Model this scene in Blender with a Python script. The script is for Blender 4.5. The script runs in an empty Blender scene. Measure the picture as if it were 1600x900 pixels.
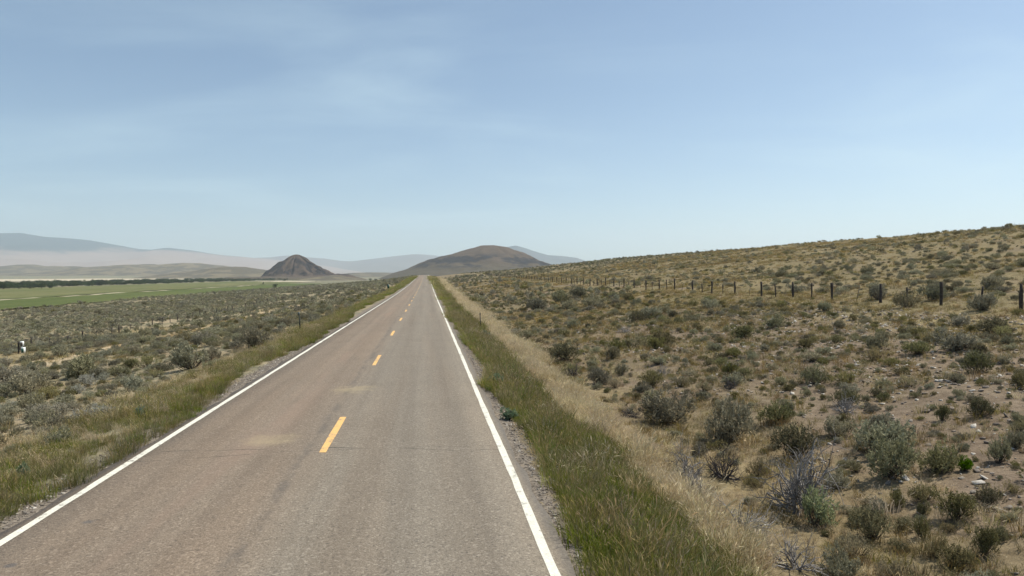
import bpy, math, random
import numpy as np
R = math.radians
scene = bpy.context.scene
# ---------------------------------------------------------------- camera
cam_data = bpy.data.cameras.new('camera'); cam = bpy.data.objects.new('camera', cam_data)
scene.collection.objects.link(cam); scene.camera = cam
cam.location = (0, 0, 3.2)
cam.rotation_euler = (R(90 - 1.04), 0, R(-6.9))
cam_data.sensor_width = 36; cam_data.lens = 36 * 1100 / 1600
cam_data.clip_start = .1; cam_data.clip_end = 60000
# ---------------------------------------------------------------- sky and sun
SUN_AZ, SUN_EL = 78, 56                    # degrees clockwise from the road's direction, degrees up
world = bpy.data.worlds.new('World'); scene.world = world; world.use_nodes = True
wn = world.node_tree.nodes; wl = world.node_tree.links; wn.clear()
sky = wn.new('ShaderNodeTexSky'); sky.sky_type = 'NISHITA'; sky.sun_disc = False
sky.sun_elevation = R(SUN_EL); sky.sun_rotation = R(SUN_AZ)
sky.altitude = 1900; sky.air_density = 1.0; sky.dust_density = 4.0; sky.ozone_density = .35
bg = wn.new('ShaderNodeBackground'); bg.inputs['Strength'].default_value = .114
wo = wn.new('ShaderNodeOutputWorld')
# thin cirrus: stretched noise on a flat cloud deck, mixed over the sky in every direction
tc = wn.new('ShaderNodeTexCoord'); sp = wn.new('ShaderNodeSeparateXYZ'); wl.new(tc.outputs['Generated'], sp.inputs[0])
def wmath(op, a, b=None, c=None):
    n = wn.new('ShaderNodeMath'); n.operation = op
    for i, v in enumerate((a, b, c)):
        if v is None: continue
        if isinstance(v, (int, float)): n.inputs[i].default_value = v
        else: wl.new(v, n.inputs[i])
    return n.outputs[0]
zz = wmath('ADD', wmath('MAXIMUM', sp.outputs['Z'], 0.0), .12)
cb = wn.new('ShaderNodeCombineXYZ'); wl.new(wmath('DIVIDE', sp.outputs['X'], zz), cb.inputs[0]); wl.new(wmath('DIVIDE', sp.outputs['Y'], zz), cb.inputs[1])
mp = wn.new('ShaderNodeMapping'); mp.inputs['Rotation'].default_value = (0, 0, R(52)); mp.inputs['Scale'].default_value = (.62, 1.0, 1)
wl.new(cb.outputs[0], mp.inputs[0])
nz = wn.new('ShaderNodeTexNoise'); nz.inputs['Scale'].default_value = 1.1; nz.inputs['Detail'].default_value = 7; nz.inputs['Roughness'].default_value = .52; nz.inputs['Distortion'].default_value = .5
wl.new(mp.outputs[0], nz.inputs['Vector'])
mr = wn.new('ShaderNodeMapRange'); mr.interpolation_type = 'SMOOTHSTEP'
for k, v in (('From Min', .42), ('From Max', .85), ('To Min', .0), ('To Max', .38)): mr.inputs[k].default_value = v
wl.new(nz.outputs['Fac'], mr.inputs['Value'])
mx = wn.new('ShaderNodeMix'); mx.data_type = 'RGBA'; wl.new(mr.outputs[0], mx.inputs[0]); wl.new(sky.outputs[0], mx.inputs[6]); mx.inputs[7].default_value = (6.0, 6.9, 7.4, 1)
tint = wn.new('ShaderNodeMix'); tint.data_type = 'RGBA'; tint.blend_type = 'MULTIPLY'; tint.inputs[0].default_value = 1; wl.new(mx.outputs[2], tint.inputs[6]); tint.inputs[7].default_value = (.885, 1.0, 1.0, 1)   # camera white balance
wl.new(tint.outputs[2], bg.inputs['Color']); wl.new(bg.outputs[0], wo.inputs['Surface'])
sun_data = bpy.data.lights.new('sun', 'SUN'); sun_data.energy = 5.0; sun_data.angle = R(.53); sun_data.color = (1, .95, .83)
sun = bpy.data.objects.new('sun', sun_data); scene.collection.objects.link(sun)
sun.rotation_euler = (R(90 - SUN_EL), 0, R(180 - SUN_AZ)); sun.location = (60, 20, 80)
# ---------------------------------------------------------------- exposure
vs = scene.view_settings; vs.view_transform = 'Standard'; vs.look = 'None'; vs.exposure = .22; vs.gamma = 1; vs.use_curve_mapping = False
cy = scene.cycles; cy.use_denoising = True; cy.max_bounces = 4; cy.diffuse_bounces = 2; cy.glossy_bounces = 2; cy.transmission_bounces = 3
cy.volume_bounces = 1; cy.transparent_max_bounces = 6; cy.caustics_reflective = False; cy.caustics_refractive = False
# ---------------------------------------------------------------- terrain
def _hash(ix, iy, seed):
    h = (ix.astype(np.int64) * 374761393 + iy.astype(np.int64) * 668265263 + seed * 1442695041) & 0xffffffff
    h = ((h ^ (h >> 13)) * 1274126177) & 0xffffffff
    return ((h ^ (h >> 16)) & 0xffff) / 65535.0
def vnoise(x, y, seed=0):
    x = np.asarray(x, float); y = np.asarray(y, float)
    ix = np.floor(x); iy = np.floor(y); fx = x - ix; fy = y - iy
    fx = fx * fx * (3 - 2 * fx); fy = fy * fy * (3 - 2 * fy)
    ix = ix.astype(np.int64); iy = iy.astype(np.int64)
    a = _hash(ix, iy, seed); b = _hash(ix + 1, iy, seed); c = _hash(ix, iy + 1, seed); d = _hash(ix + 1, iy + 1, seed)
    return (a + (b - a) * fx) * (1 - fy) + (c + (d - c) * fx) * fy - 0.5
def fbm(x, y, seed=0, octaves=4):
    s = 0; a = 1.0
    for k in range(octaves):
        s = s + a * vnoise(np.asarray(x) * 2 ** k + 17.3 * k, np.asarray(y) * 2 ** k - 9.1 * k, seed + k); a *= 0.5
    return s
def sstep(a, b, x):
    t = np.clip((np.asarray(x, float) - a) / (b - a), 0, 1); return t * t * (3 - 2 * t)
def _smooth_table(xs, zs, lo, hi, step, win):
    g = np.arange(lo, hi, step); v = np.interp(g, xs, zs)
    k = max(1, int(win / step)); ker = np.hanning(k + 2)[1:-1]; ker /= ker.sum()
    return g, np.convolve(np.pad(v, k, mode='edge'), ker, mode='same')[k:-k]
_RY, _RZ = _smooth_table([-900, 0, 115, 190, 250, 350, 450, 543, 640, 800, 1200, 2000, 2600],
                         [0, 0, 0, .35, .9, 1.85, 2.75, 3.35, 3.3, 2.2, -2, -7.5, -8.5], -900, 2600, 5, 70)
_PX, _PZ = _smooth_table([-400, -160, -145, -100, -45, -32, -20, -12, -9, -7.5, -6.3, -5.3, 1.6, 2.1, 3.0, 4.5, 6, 7.5, 12, 20, 30, 45, 60, 80, 100, 115, 130, 160, 400],
                         [-9, -9, -8.8, -7.6, -5.2, -4.1, -2.4, -1.05, -.6, -.3, -.07, -.04, -.04, -.1, -.38, -.85, -1.2, -1.22, -.75, .3, 1.3, 2.9, 5, 8, 11, 12.8, 13.7, 14.4, 14.4], -400, 400, .1, 1.2)
def road_z(y): return np.interp(y, _RY, _RZ)
def H(x, y):
    x = np.asarray(x, float); y = np.asarray(y, float)
    p = np.interp(x, _PX, _PZ)
    fade = np.interp(y, [-1e5, 480, 900, 1500, 3000], [1, 1, .62, .3, .12])
    p = np.where(x > 8, np.where(p > 0, p * fade, p), p)
    w = 1 - sstep(25, 110, np.abs(x)); w = np.where(x < 0, 1 - sstep(25, 140, -x), w)
    z = p + road_z(y) * w
    e = np.maximum(x - 1.9, -5.6 - x)                      # distance out from the road edge
    a = sstep(.3, 7, e)
    z = z + a * (.22 * fbm(x / 3.1, y / 3.1, 3, 3) + .55 * fbm(x / 13, y / 13, 9, 3)) + sstep(30, 90, e) * 1.3 * fbm(x / 70, y / 70, 21, 3) * (x > -140)
    r = np.sqrt(x * x + y * y)
    z = z + np.maximum(r - 2300, 0) * .0042 + sstep(1200, 4000, r) * 10 * fbm(x / 900, y / 900, 40, 3)
    return z
# ---------------------------------------------------------------- end terrain
# ---------------------------------------------------------------- helpers
rng = np.random.default_rng(7)
COL = scene.collection
def mesh(name, verts, faces, mats=(), smooth=False, attr=None, face_mat=None):
    """verts (n,3), faces: list of arrays (m,k). attr: dict name -> per-face colour (n_faces,3)."""
    me = bpy.data.meshes.new(name)
    if not isinstance(faces, (list, tuple)): faces = [faces]
    faces = [np.asarray(f, np.int32) for f in faces if len(f)]
    verts = np.asarray(verts, np.float32)
    me.vertices.add(len(verts)); me.vertices.foreach_set('co', verts.ravel())
    tot = sum(f.size for f in faces); nf = sum(len(f) for f in faces)
    me.loops.add(tot); me.loops.foreach_set('vertex_index', np.concatenate([f.ravel() for f in faces]))
    me.polygons.add(nf)
    sizes = np.concatenate([np.full(len(f), f.shape[1], np.int32) for f in faces])
    starts = np.concatenate([[0], np.cumsum(sizes)[:-1]]).astype(np.int32)
    me.polygons.foreach_set('loop_start', starts)
    if smooth: me.polygons.foreach_set('use_smooth', np.ones(nf, bool))
    for m in mats: me.materials.append(m)
    if face_mat is not None: me.polygons.foreach_set('material_index', np.asarray(face_mat, np.int32))
    if attr:
        for k, v in attr.items():
            a = me.attributes.new(k, 'FLOAT', 'FACE'); a.data.foreach_set('value', np.asarray(v, np.float32))
    me.update(calc_edges=True); me.validate()
    return me
def link(name, data, parent=None, loc=None, rz=0, scale=None):
    o = bpy.data.objects.new(name, data); COL.objects.link(o)
    if parent is not None: o.parent = parent
    if loc is not None: o.location = loc
    o.rotation_euler = (0, 0, rz)
    if scale is not None: o.scale = scale
    return o
def tag(o, label=None, cat=None, group=None, kind=None):
    for k, v in (('label', label), ('category', cat), ('group', group), ('kind', kind)):
        if v: o[k] = v
    return o
def grid_faces(nu, nv):
    i = np.arange(nu - 1)[:, None] * nv + np.arange(nv - 1)[None, :]; i = i.ravel()
    return np.stack([i, i + nv, i + nv + 1, i + 1], 1)
def box_arrays(x0, x1, y0, y1, z0, z1):
    v = np.array([(x, y, z) for z in (z0, z1) for y in (y0, y1) for x in (x0, x1)], float)
    f = np.array([(0, 2, 3, 1), (4, 5, 7, 6), (0, 1, 5, 4), (2, 6, 7, 3), (0, 4, 6, 2), (1, 3, 7, 5)])
    return v, f
class MB:
    def __init__(s): s.v = []; s.f = []; s.n = 0
    def add(s, v, f): s.v.append(np.asarray(v, float)); s.f.append(np.asarray(f) + s.n); s.n += len(v)
    def box(s, *a): s.add(*box_arrays(*a))
    def tube(s, pts, rad, k=6, cap=True):
        pts = np.asarray(pts, float); n = len(pts); rad = np.broadcast_to(np.asarray(rad, float), (n,))
        d = np.gradient(pts, axis=0); d /= np.linalg.norm(d, axis=1)[:, None] + 1e-9
        ref = np.where(np.abs(d[:, 2:3]) > .9, [[1., 0, 0]], [[0, 0, 1.]])
        a = np.cross(d, ref); a /= np.linalg.norm(a, axis=1)[:, None] + 1e-9; b = np.cross(d, a)
        t = np.arange(k) * 2 * np.pi / k
        v = pts[:, None, :] + rad[:, None, None] * (np.cos(t)[None, :, None] * a[:, None, :] + np.sin(t)[None, :, None] * b[:, None, :])
        f = []
        for i in range(n - 1):
            for j in range(k): f.append((i * k + j, i * k + (j + 1) % k, (i + 1) * k + (j + 1) % k, (i + 1) * k + j))
        v = v.reshape(-1, 3)
        if cap:
            v = np.vstack([v, pts[-1:], pts[:1]]); c = n * k
            for j in range(k):
                f.append(((n - 1) * k + j, (n - 1) * k + (j + 1) % k, c, c)); f.append(((j + 1) % k, j, c + 1, c + 1))
        s.add(v, np.array(f))
    def mesh(s, name, mat, smooth=False):
        V = np.vstack(s.v); F = np.vstack(s.f); tri = F[:, 2] == F[:, 3]
        return mesh(name, V, [F[~tri], F[tri][:, :3]], [mat], smooth)
# ---------------------------------------------------------------- node helper
class NT:
    def __init__(s, name):
        s.m = bpy.data.materials.new(name); s.m.use_nodes = True; s.t = s.m.node_tree; s.t.nodes.clear()
        s.out = s.t.nodes.new('ShaderNodeOutputMaterial')
    def new(s, typ, **kw):
        n = s.t.nodes.new('ShaderNode' + typ)
        for k, v in kw.items(): setattr(n, k, v)
        return n
    def put(s, sock, v):
        if hasattr(v, 'is_linked') or hasattr(v, 'links'): s.t.links.new(v, sock)
        elif isinstance(v, (tuple, list)) and len(v) == 3 and sock.type == 'RGBA': sock.default_value = (*v, 1)
        else: sock.default_value = v
    def math(s, op, a, b=0.0, c=0.0, clamp=False):
        n = s.new('Math', operation=op, use_clamp=clamp)
        for i, v in enumerate((a, b, c)): s.put(n.inputs[i], v)
        return n.outputs[0]
    def pos(s): 
        g = s.new('NewGeometry'); return g.outputs['Position']
    def xyz(s, v):
        n = s.new('SeparateXYZ'); s.put(n.inputs[0], v); return n.outputs
    def scaled(s, v, sc):
        n = s.new('Mapping'); s.put(n.inputs['Vector'], v); n.inputs['Scale'].default_value = sc; return n.outputs[0]
    def noise(s, vec, scale, detail=4, rough=.55, dist=0):
        n = s.new('TexNoise'); s.put(n.inputs['Vector'], vec); n.inputs['Scale'].default_value = scale; n.inputs['Detail'].default_value = detail
        n.inputs['Roughness'].default_value = rough; n.inputs['Distortion'].default_value = dist; return n.outputs['Fac']
    def voro(s, vec, scale, out='Distance'):
        n = s.new('TexVoronoi'); s.put(n.inputs['Vector'], vec); n.inputs['Scale'].default_value = scale; return n.outputs[out]
    def ramp(s, v, a, b, lo=0., hi=1.):
        n = s.new('MapRange', interpolation_type='SMOOTHSTEP'); s.put(n.inputs['Value'], v)
        for k, x in (('From Min', a), ('From Max', b), ('To Min', lo), ('To Max', hi)): n.inputs[k].default_value = x
        return n.outputs[0]
    def mix(s, f, a, b, mode='MIX'):
        n = s.new('Mix', data_type='RGBA', blend_type=mode); s.put(n.inputs[0], f); s.put(n.inputs[6], a); s.put(n.inputs[7], b); return n.outputs[2]
    def band(s, x, c, w, soft):                     # 1 inside |x-c|<w
        d = s.math('ABSOLUTE', s.math('SUBTRACT', x, c)); return s.ramp(d, w - soft, w + soft, 1., 0.)
    def principled(s, col, rough=.9, spec=.2, bump=None, bstr=.5, bdist=.02):
        b = s.new('BsdfPrincipled'); s.put(b.inputs['Base Color'], col); s.put(b.inputs['Roughness'], rough); b.inputs['Specular IOR Level'].default_value = spec
        if bump is not None:
            n = s.new('Bump'); n.inputs['Strength'].default_value = bstr; n.inputs['Distance'].default_value = bdist
            s.put(n.inputs['Height'], bump); s.t.links.new(n.outputs[0], b.inputs['Normal'])
        s.t.links.new(b.outputs[0], s.out.inputs['Surface']); return s.m
def plain(name, col, rough=.8, var=.25, scale=8., spec=.2, metal=0):
    t = NT(name); g = t.new('TexCoord').outputs['Object']
    n = t.noise(g, scale, 5); f = t.ramp(n, .3, .7)
    c = t.mix(f, tuple(x * (1 - var) for x in col), tuple(min(1, x * (1 + var)) for x in col))
    m = t.principled(c, rough, spec, n, .3, .01)
    if metal: m.node_tree.nodes['Principled BSDF'].inputs['Metallic'].default_value = metal
    return m
def leafmat(name, a, b, trans=.25, jitter=.35, objvar=.3):
    """leaf colour between a and b by a per-leaf value, varied per plant"""
    t = NT(name); at = t.new('Attribute', attribute_name='tint'); oi = t.new('ObjectInfo')
    c = t.mix(at.outputs['Fac'], a, b)
    h = t.new('HueSaturation'); t.put(h.inputs['Color'], c)
    t.put(h.inputs['Value'], t.math('MULTIPLY_ADD', oi.outputs['Random'], objvar * 2, 1 - objvar))
    t.put(h.inputs['Hue'], t.math('MULTIPLY_ADD', t.math('FRACT', t.math('MULTIPLY', oi.outputs['Random'], 7.31)), .04, .48))
    t.put(h.inputs['Saturation'], t.math('MULTIPLY_ADD', t.math('FRACT', t.math('MULTIPLY', oi.outputs['Random'], 3.77)), .4, .8))
    d = t.new('BsdfDiffuse'); tr = t.new('BsdfTranslucent'); t.put(d.inputs['Color'], h.outputs[0]); t.put(tr.inputs['Color'], h.outputs[0])
    m = t.new('MixShader'); m.inputs[0].default_value = trans; t.t.links.new(d.outputs[0], m.inputs[1]); t.t.links.new(tr.outputs[0], m.inputs[2])
    t.t.links.new(m.outputs[0], t.out.inputs['Surface']); return t.m

# ---------------------------------------------------------------- ground
def ground_material():
    t = NT('dry_rangeland_soil'); p = t.pos(); x, y, z = t.xyz(p)
    big = t.noise(p, .035, 4); mid = t.noise(p, .22, 6, .6); fine = t.noise(p, 2.2, 8, .65); grit = t.noise(p, 14, 6, .7); peb = t.voro(p, 9)
    soil = t.mix(t.ramp(fine, .3, .7), (.130, .094, .066), (.232, .176, .126))
    soil = t.mix(t.ramp(grit, .58, .70, 0, .6), soil, (.40, .34, .28))
    straw = t.mix(t.ramp(fine, .3, .7), (.185, .140, .066), (.32, .25, .128))
    olive = t.mix(t.ramp(fine, .3, .7), (.105, .090, .046), (.195, .160, .085))
    right = t.mix(t.ramp(mid, .36, .52), soil, straw)
    right = t.mix(t.ramp(t.noise(p, .11, 6, .62), .40, .58, 0, .75), right, olive)
    right = t.mix(t.math('MULTIPLY', t.ramp(x, 24, 40), .55), right, t.mix(t.ramp(fine, .3, .7), (.142, .110, .056), (.252, .198, .108)))
    # bare pinkish soil on the near part of the right bank
    right = t.mix(t.math('MULTIPLY', t.ramp(x, 26, 16), t.ramp(mid, .30, .62, .75, .25)), right, soil)
    bare = t.math('MULTIPLY', t.band(x, 16.0, 6.5, 3.5), t.ramp(y, 62, 34))
    bare = t.math('MULTIPLY', bare, t.ramp(mid, .28, .48))
    right = t.mix(t.math('MULTIPLY', bare, .85), right, soil)
    lit = t.noise(p, 28, 5, .75); lit2 = t.noise(t.scaled(p, (1, 1.6, 1)), 7, 6, .7)
    right = t.mix(t.ramp(lit2, .54, .64, 0, .55), right, (.085, .066, .045))
    right = t.mix(t.ramp(lit, .60, .68, 0, .6), right, (.40, .34, .255))
    right = t.mix(t.ramp(lit, .40, .33, 0, .5), right, (.075, .062, .045))
    # sagebrush flat on the left: pale soil, grey litter, tan patches
    pale = t.mix(t.ramp(fine, .3, .7), (.25, .192, .120), (.395, .315, .205))
    left = t.mix(t.ramp(mid, .40, .60), pale, t.mix(t.ramp(fine, .3, .7), (.14, .132, .088), (.25, .22, .14)))
    left = t.mix(t.ramp(big, .46, .6, 0, .7), left, straw)
    left = t.mix(t.ramp(lit2, .54, .64, 0, .4), left, (.12, .105, .07))
    left = t.mix(t.ramp(lit, .60, .68, 0, .4), left, (.40, .33, .23))
    trk = t.math('ADD', x, t.math('MULTIPLY', t.math('SUBTRACT', t.noise(p, .06, 3), .5), 3.0))
    trk = t.math('MULTIPLY', t.band(trk, -28.5, 2.6, 1.2), t.ramp(t.noise(p, .35, 5, .6), .36, .5))
    trk = t.math('MULTIPLY', trk, t.ramp(y, 230, 150))
    left = t.mix(trk, left, t.mix(t.ramp(mid, .4, .6), (.46, .37, .25), (.38, .26, .13)))
    far_sage = t.mix(t.ramp(t.noise(p, .5, 6, .7), .38, .6), (.115, .12, .078), (.22, .195, .125))
    far_sage = t.mix(t.ramp(t.noise(p, .02, 5, .6), .5, .66, 0, .6), far_sage, (.27, .205, .12))
    d = t.new('VectorMath', operation='LENGTH'); t.put(d.inputs[0], p); dist = d.outputs['Value']
    left = t.mix(t.ramp(dist, 180, 500), left, far_sage)
    right = t.mix(t.ramp(dist, 300, 900), right, t.mix(t.ramp(t.noise(p, .03, 5, .6), .4, .6), (.15, .12, .068), (.255, .20, .125)))
    c = t.mix(t.ramp(x, -6.5, -2), left, right)
    # roadside gravel with a ragged outer edge
    wob = t.math('MULTIPLY', t.math('SUBTRACT', t.noise(p, 1.3, 5, .6), .5), .9)
    wob2 = t.math('MULTIPLY', t.math('SUBTRACT', t.noise(p, 2.3, 5, .6), .5), .7)
    g1 = t.ramp(t.math('ADD', x, wob), -5.95, -5.65); g2 = t.ramp(t.math('ADD', x, wob2), 1.95, 1.75)
    st = t.new('TexVoronoi'); t.put(st.inputs['Vector'], p); st.inputs['Scale'].default_value = 26
    gv = t.xyz(st.outputs['Color'])[0]
    grav = t.mix(gv, (.095, .080, .066), (.27, .228, .185))
    grav = t.mix(t.ramp(fine, .52, .7, 0, .5), grav, (.34, .27, .19))
    c = t.mix(t.math('MULTIPLY', g1, g2), c, grav)
    h = t.math('ADD', t.math('MULTIPLY', fine, 1.2), t.math('ADD', t.math('MULTIPLY', grit, .5), t.math('MULTIPLY', peb, -.25)))
    return t.principled(c, .95, .1, h, .9, .06)
gs = [0]; st = .22
while gs[-1] < 17500: gs.append(gs[-1] + st); st *= 1.03
gs = np.array(gs)
xs = np.concatenate([-5.35 - gs[::-1], np.linspace(-5.1, 1.4, 9), 1.65 + gs])
ys = [-600, -400, -250, -150, -90, -60, -40, -25, -15, -8, -4, -1]; st = .3; v = 1.0
while v < 17500: ys.append(v); v += st; st *= 1.019
ys = np.array(ys, float)
GX, GY = np.meshgrid(xs, ys, indexing='ij'); GZ = H(GX, GY)
GZ = np.where((GX > -5.2) & (GX < 1.5), GZ - .06, GZ)
GMAT = ground_material()
ground = tag(link('ground', mesh('ground', np.stack([GX, GY, GZ], -1).reshape(-1, 3), grid_faces(len(xs), len(ys)), [GMAT], True)),
             'dry rolling rangeland of soil, straw and gravel verges', None, None, 'structure')
# ---------------------------------------------------------------- road
def road_material():
    t = NT('chip_seal_asphalt'); p = t.pos(); x, y, z = t.xyz(p)
    st = t.new('TexVoronoi'); t.put(st.inputs['Vector'], p); st.inputs['Scale'].default_value = 75
    gv = t.xyz(st.outputs['Color'])[1]
    s2 = t.new('TexVoronoi'); t.put(s2.inputs['Vector'], p); s2.inputs['Scale'].default_value = 38
    g2 = t.xyz(s2.outputs['Color'])[0]
    streak = t.noise(t.scaled(p, (2.2, .035, 1)), 1.0, 5, .6); streak2 = t.noise(t.scaled(p, (.9, .05, 1)), 1.0, 4)
    blot = t.noise(p, .45, 6, .6)
    base = t.mix(gv, (.150, .125, .096), (.262, .222, .175))
    base = t.mix(t.ramp(g2, .86, .97, 0, .4), base, (.42, .37, .30))
    base = t.mix(t.ramp(g2, .12, .03, 0, .5), base, (.07, .062, .056))
    # the oncoming lane is redder stone, the near lane greyer
    base = t.mix(t.math('MULTIPLY', t.ramp(x, -1.4, -2.6), .7), base, (1.08, .97, .90), 'MULTIPLY')
    base = t.mix(t.ramp(streak, .42, .66, 0, .55), base, (.78, .77, .77), 'MULTIPLY')
    base = t.mix(t.ramp(streak2, .45, .62, 0, .35), base, (1.13, 1.06, 1.0), 'MULTIPLY')
    base = t.mix(t.ramp(blot, .45, .7, 0, .4), base, (.84, .83, .82), 'MULTIPLY')
    # wheel tracks, slightly polished and dark; rusty tint in the left lane's outer track
    for c, w, a in ((-4.25, .38, .4), (-2.75, .32, .25), (-.95, .34, .3), (.55, .34, .4)):
        base = t.mix(t.math('MULTIPLY', t.band(x, c, w, .3), a), base, (.80, .77, .745), 'MULTIPLY')
    rust = t.math('MULTIPLY', t.band(x, -3.2, .35, .3), t.ramp(t.noise(t.scaled(p, (1, .12, 1)), .9, 4), .45, .65, 0, .5))
    base = t.mix(rust, base, (.27, .185, .135))
    # dark broken tar seam left of the dashes
    xw = t.math('ADD', x, t.math('MULTIPLY', t.math('SUBTRACT', t.noise(t.scaled(p, (0, .3, 0)), 1.0, 3), .5), .22))
    seam = t.math('MULTIPLY', t.band(xw, -2.13, .09, .08), t.ramp(t.noise(t.scaled(p, (3, .8, 1)), 1.2, 5, .65), .42, .6, 0, .45))
    base = t.mix(seam, base, (.085, .078, .072))
    # worn edges
    edge = t.math('MAXIMUM', t.ramp(x, -5.12, -5.26), t.ramp(x, 1.42, 1.56))
    base = t.mix(t.math('MULTIPLY', edge, .6), base, (.11, .10, .092))
    # transverse cracks
    for yc, tilt, wd in ((12.9, .10, .016), (13.05, -.07, .010), (31.5, .06, .02), (47, -.05, .025), (66, .05, .03), (5.6, .05, .01)):
        line = t.math('ADD', t.math('MULTIPLY', x, tilt), t.math('MULTIPLY', t.math('SUBTRACT', t.noise(p, 1.1, 5, .6), .5), .5))
        yy = t.math('ADD', y, line)
        cr = t.math('MULTIPLY', t.band(yy, yc, wd, wd * .7), t.ramp(t.noise(p, .8, 3), .42, .52))
        base = t.mix(t.math('MULTIPLY', cr, .8), base, (.05, .045, .04))
    # two pale dusty yellow spills
    for cx, cyy, rx, ry in ((-3.0, 13.9, .62, .55), (-2.0, 19.7, .62, .75)):
        dx = t.math('DIVIDE', t.math('SUBTRACT', x, cx), rx); dy = t.math('DIVIDE', t.math('SUBTRACT', y, cyy), ry)
        rr = t.math('ADD', t.math('ADD', t.math('MULTIPLY', dx, dx), t.math('MULTIPLY', dy, dy)), t.math('MULTIPLY', t.math('SUBTRACT', t.noise(p, 2.2, 8, .75), .5), 4.5))
        base = t.mix(t.ramp(rr, 1.3, -.4, 0, .42), base, (.40, .32, .19))
    # two dark oil spots
    for cx, cyy, r in ((-4.35, 9.65, .10), (-4.55, 8.3, .09)):
        dx = t.math('SUBTRACT', x, cx); dy = t.math('SUBTRACT', y, cyy)
        rr = t.math('ADD', t.math('SQRT', t.math('ADD', t.math('MULTIPLY', dx, dx), t.math('MULTIPLY', dy, dy))), t.math('MULTIPLY', t.math('SUBTRACT', t.noise(p, 8, 3), .5), .12))
        base = t.mix(t.ramp(rr, r, r * .3, 0, .6), base, (.075, .075, .08))
    h = t.math('ADD', gv, t.math('MULTIPLY', g2, .5))
    return t.principled(base, .82, .25, h, .55, .012)
def paint_material(name, col, wear):
    t = NT(name); p = t.pos(); st = t.new('TexVoronoi'); t.put(st.inputs['Vector'], p); st.inputs['Scale'].default_value = 50
    gv = t.xyz(st.outputs['Color'])[1]; n = t.noise(p, 5, 7, .7); n2 = t.noise(p, .5, 4)
    c = t.mix(gv, tuple(v * .8 for v in col), tuple(min(1, v * 1.06) for v in col))
    f = t.math('ADD', t.math('MULTIPLY', n, .7), t.math('ADD', t.math('MULTIPLY', n2, .3), t.math('MULTIPLY', gv, .12)))
    c = t.mix(t.ramp(f, wear, wear + .14), c, (.23, .20, .175))
    return t.principled(c, .7, .3, gv, .4, .01)
RMAT = road_material(); WHITE = paint_material('worn_white_paint', (.72, .69, .59), .59); YEL = paint_material('worn_yellow_paint', (.78, .46, .165), .575)
ry = np.concatenate([np.arange(-200, 0, 10), np.arange(0, 60, 1.0), np.arange(60, 240, 4), np.arange(240, 1500, 12)])
def strip(x0, x1, lift, y0=None, y1=None, wob=0, seed=1, thick=0, n=2):
    yy = ry if y0 is None else np.linspace(y0, y1, 9)
    cols = np.linspace(0, 1, n)
    wl_ = wob * fbm(yy * .9, yy * 0 + 3, seed, 4); wr_ = wob * fbm(yy * .9, yy * 0 + 8, seed + 5, 4)
    X = (x0 + wl_)[:, None] * (1 - cols) + (x1 + wr_)[:, None] * cols
    crown = -.018 * np.abs(X + 1.85)
    Z = road_z(yy)[:, None] + .055 + crown + lift
    Y = np.repeat(yy[:, None], n, 1)
    v = np.stack([X, Y, Z], -1)
    if thick:
        a = v[:, :1].copy(); b = v[:, -1:].copy(); a[..., 2] -= thick; b[..., 2] -= thick; a[..., 0] -= .05; b[..., 0] += .05
        v = np.concatenate([a, v, b], 1)
    return v.reshape(-1, 3), grid_faces(len(yy), v.shape[1])[:, ::-1]
yy_fine = np.concatenate([np.arange(-200, 0, 10), np.arange(0, 60, .25), np.arange(60, 240, 2), np.arange(240, 1500, 12)]); ry_keep = ry; ry = yy_fine
road = tag(link('road', mesh('road', *strip(-5.27, 1.57, 0, wob=.09, thick=.14, n=9), [RMAT], False)), 'straight two-lane chip-sealed asphalt road running to the crest', None, None, 'structure')
for x0, x1, nm in ((-5.12, -5.0, 'white edge line on the side of the oncoming lane'), (1.30, 1.42, 'white edge line on the side of the near lane')):
    e = link('edge_line', mesh('edge_line', *strip(x0, x1, .004, wob=.018, seed=11), [WHITE]), road); e['label'] = nm
ry = ry_keep
for i in range(-1, 30):
    y0 = 12.75 + 12.19 * i
    link('lane_dash', mesh('lane_dash', *strip(-1.91, -1.78, .004, y0, y0 + 3.15, wob=.012, seed=30 + i), [YEL]), road)
# ---------------------------------------------------------------- fields in the valley
def field(name, x0, x1, y0, y1, lift, col_a, col_b, label, nx=14, ny=60, rag=3):
    t = NT(name + '_crop'); p = t.pos()
    n = t.noise(t.scaled(p, (1, .12, 1)), .06, 6, .65); m = t.noise(p, .5, 5, .7)
    c = t.mix(t.ramp(n, .35, .65), col_a, col_b); c = t.mix(t.ramp(m, .3, .7, 0, .35), c, tuple(v * .65 for v in col_a))
    mat = t.principled(c, .95, .1, m, .6, .2)
    u = np.linspace(0, 1, nx); w = np.linspace(0, 1, ny) ** 1.5
    Y = y0 + (y1 - y0) * w[None, :] + 0 * u[:, None]
    e0 = rag * fbm(Y / 30, Y * 0, 61, 3); X = x0 + (x1 - x0) * u[:, None] + e0
    Z = H(X, Y) + lift
    top = np.stack([X, Y, Z], -1)
    o = link(name, mesh(name, top.reshape(-1, 3), grid_faces(nx, ny), [mat], True))
    return tag(o, label, None, None, 'structure')
field('hay_field', -202, -143, 120, 1050, .30, (.076, .098, .026), (.112, .124, .040), 'dark green irrigated hay field beyond the sagebrush flat')
field('farm_track', -208, -203.5, 120, 900, .12, (.40, .34, .24), (.50, .43, .31), 'pale dirt farm track between the two green fields', 3, 60, 2)
field('pasture_field', -368, -210, 120, 1400, .30, (.110, .122, .044), (.17, .16, .07), 'lighter green pasture between the farm track and the river trees')
field('stubble_field', -1500, -480, 1500, 2500, .4, (.46, .39, .28), (.52, .45, .33), 'pale tan dry field behind the river trees', 24, 30, 12)
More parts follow.
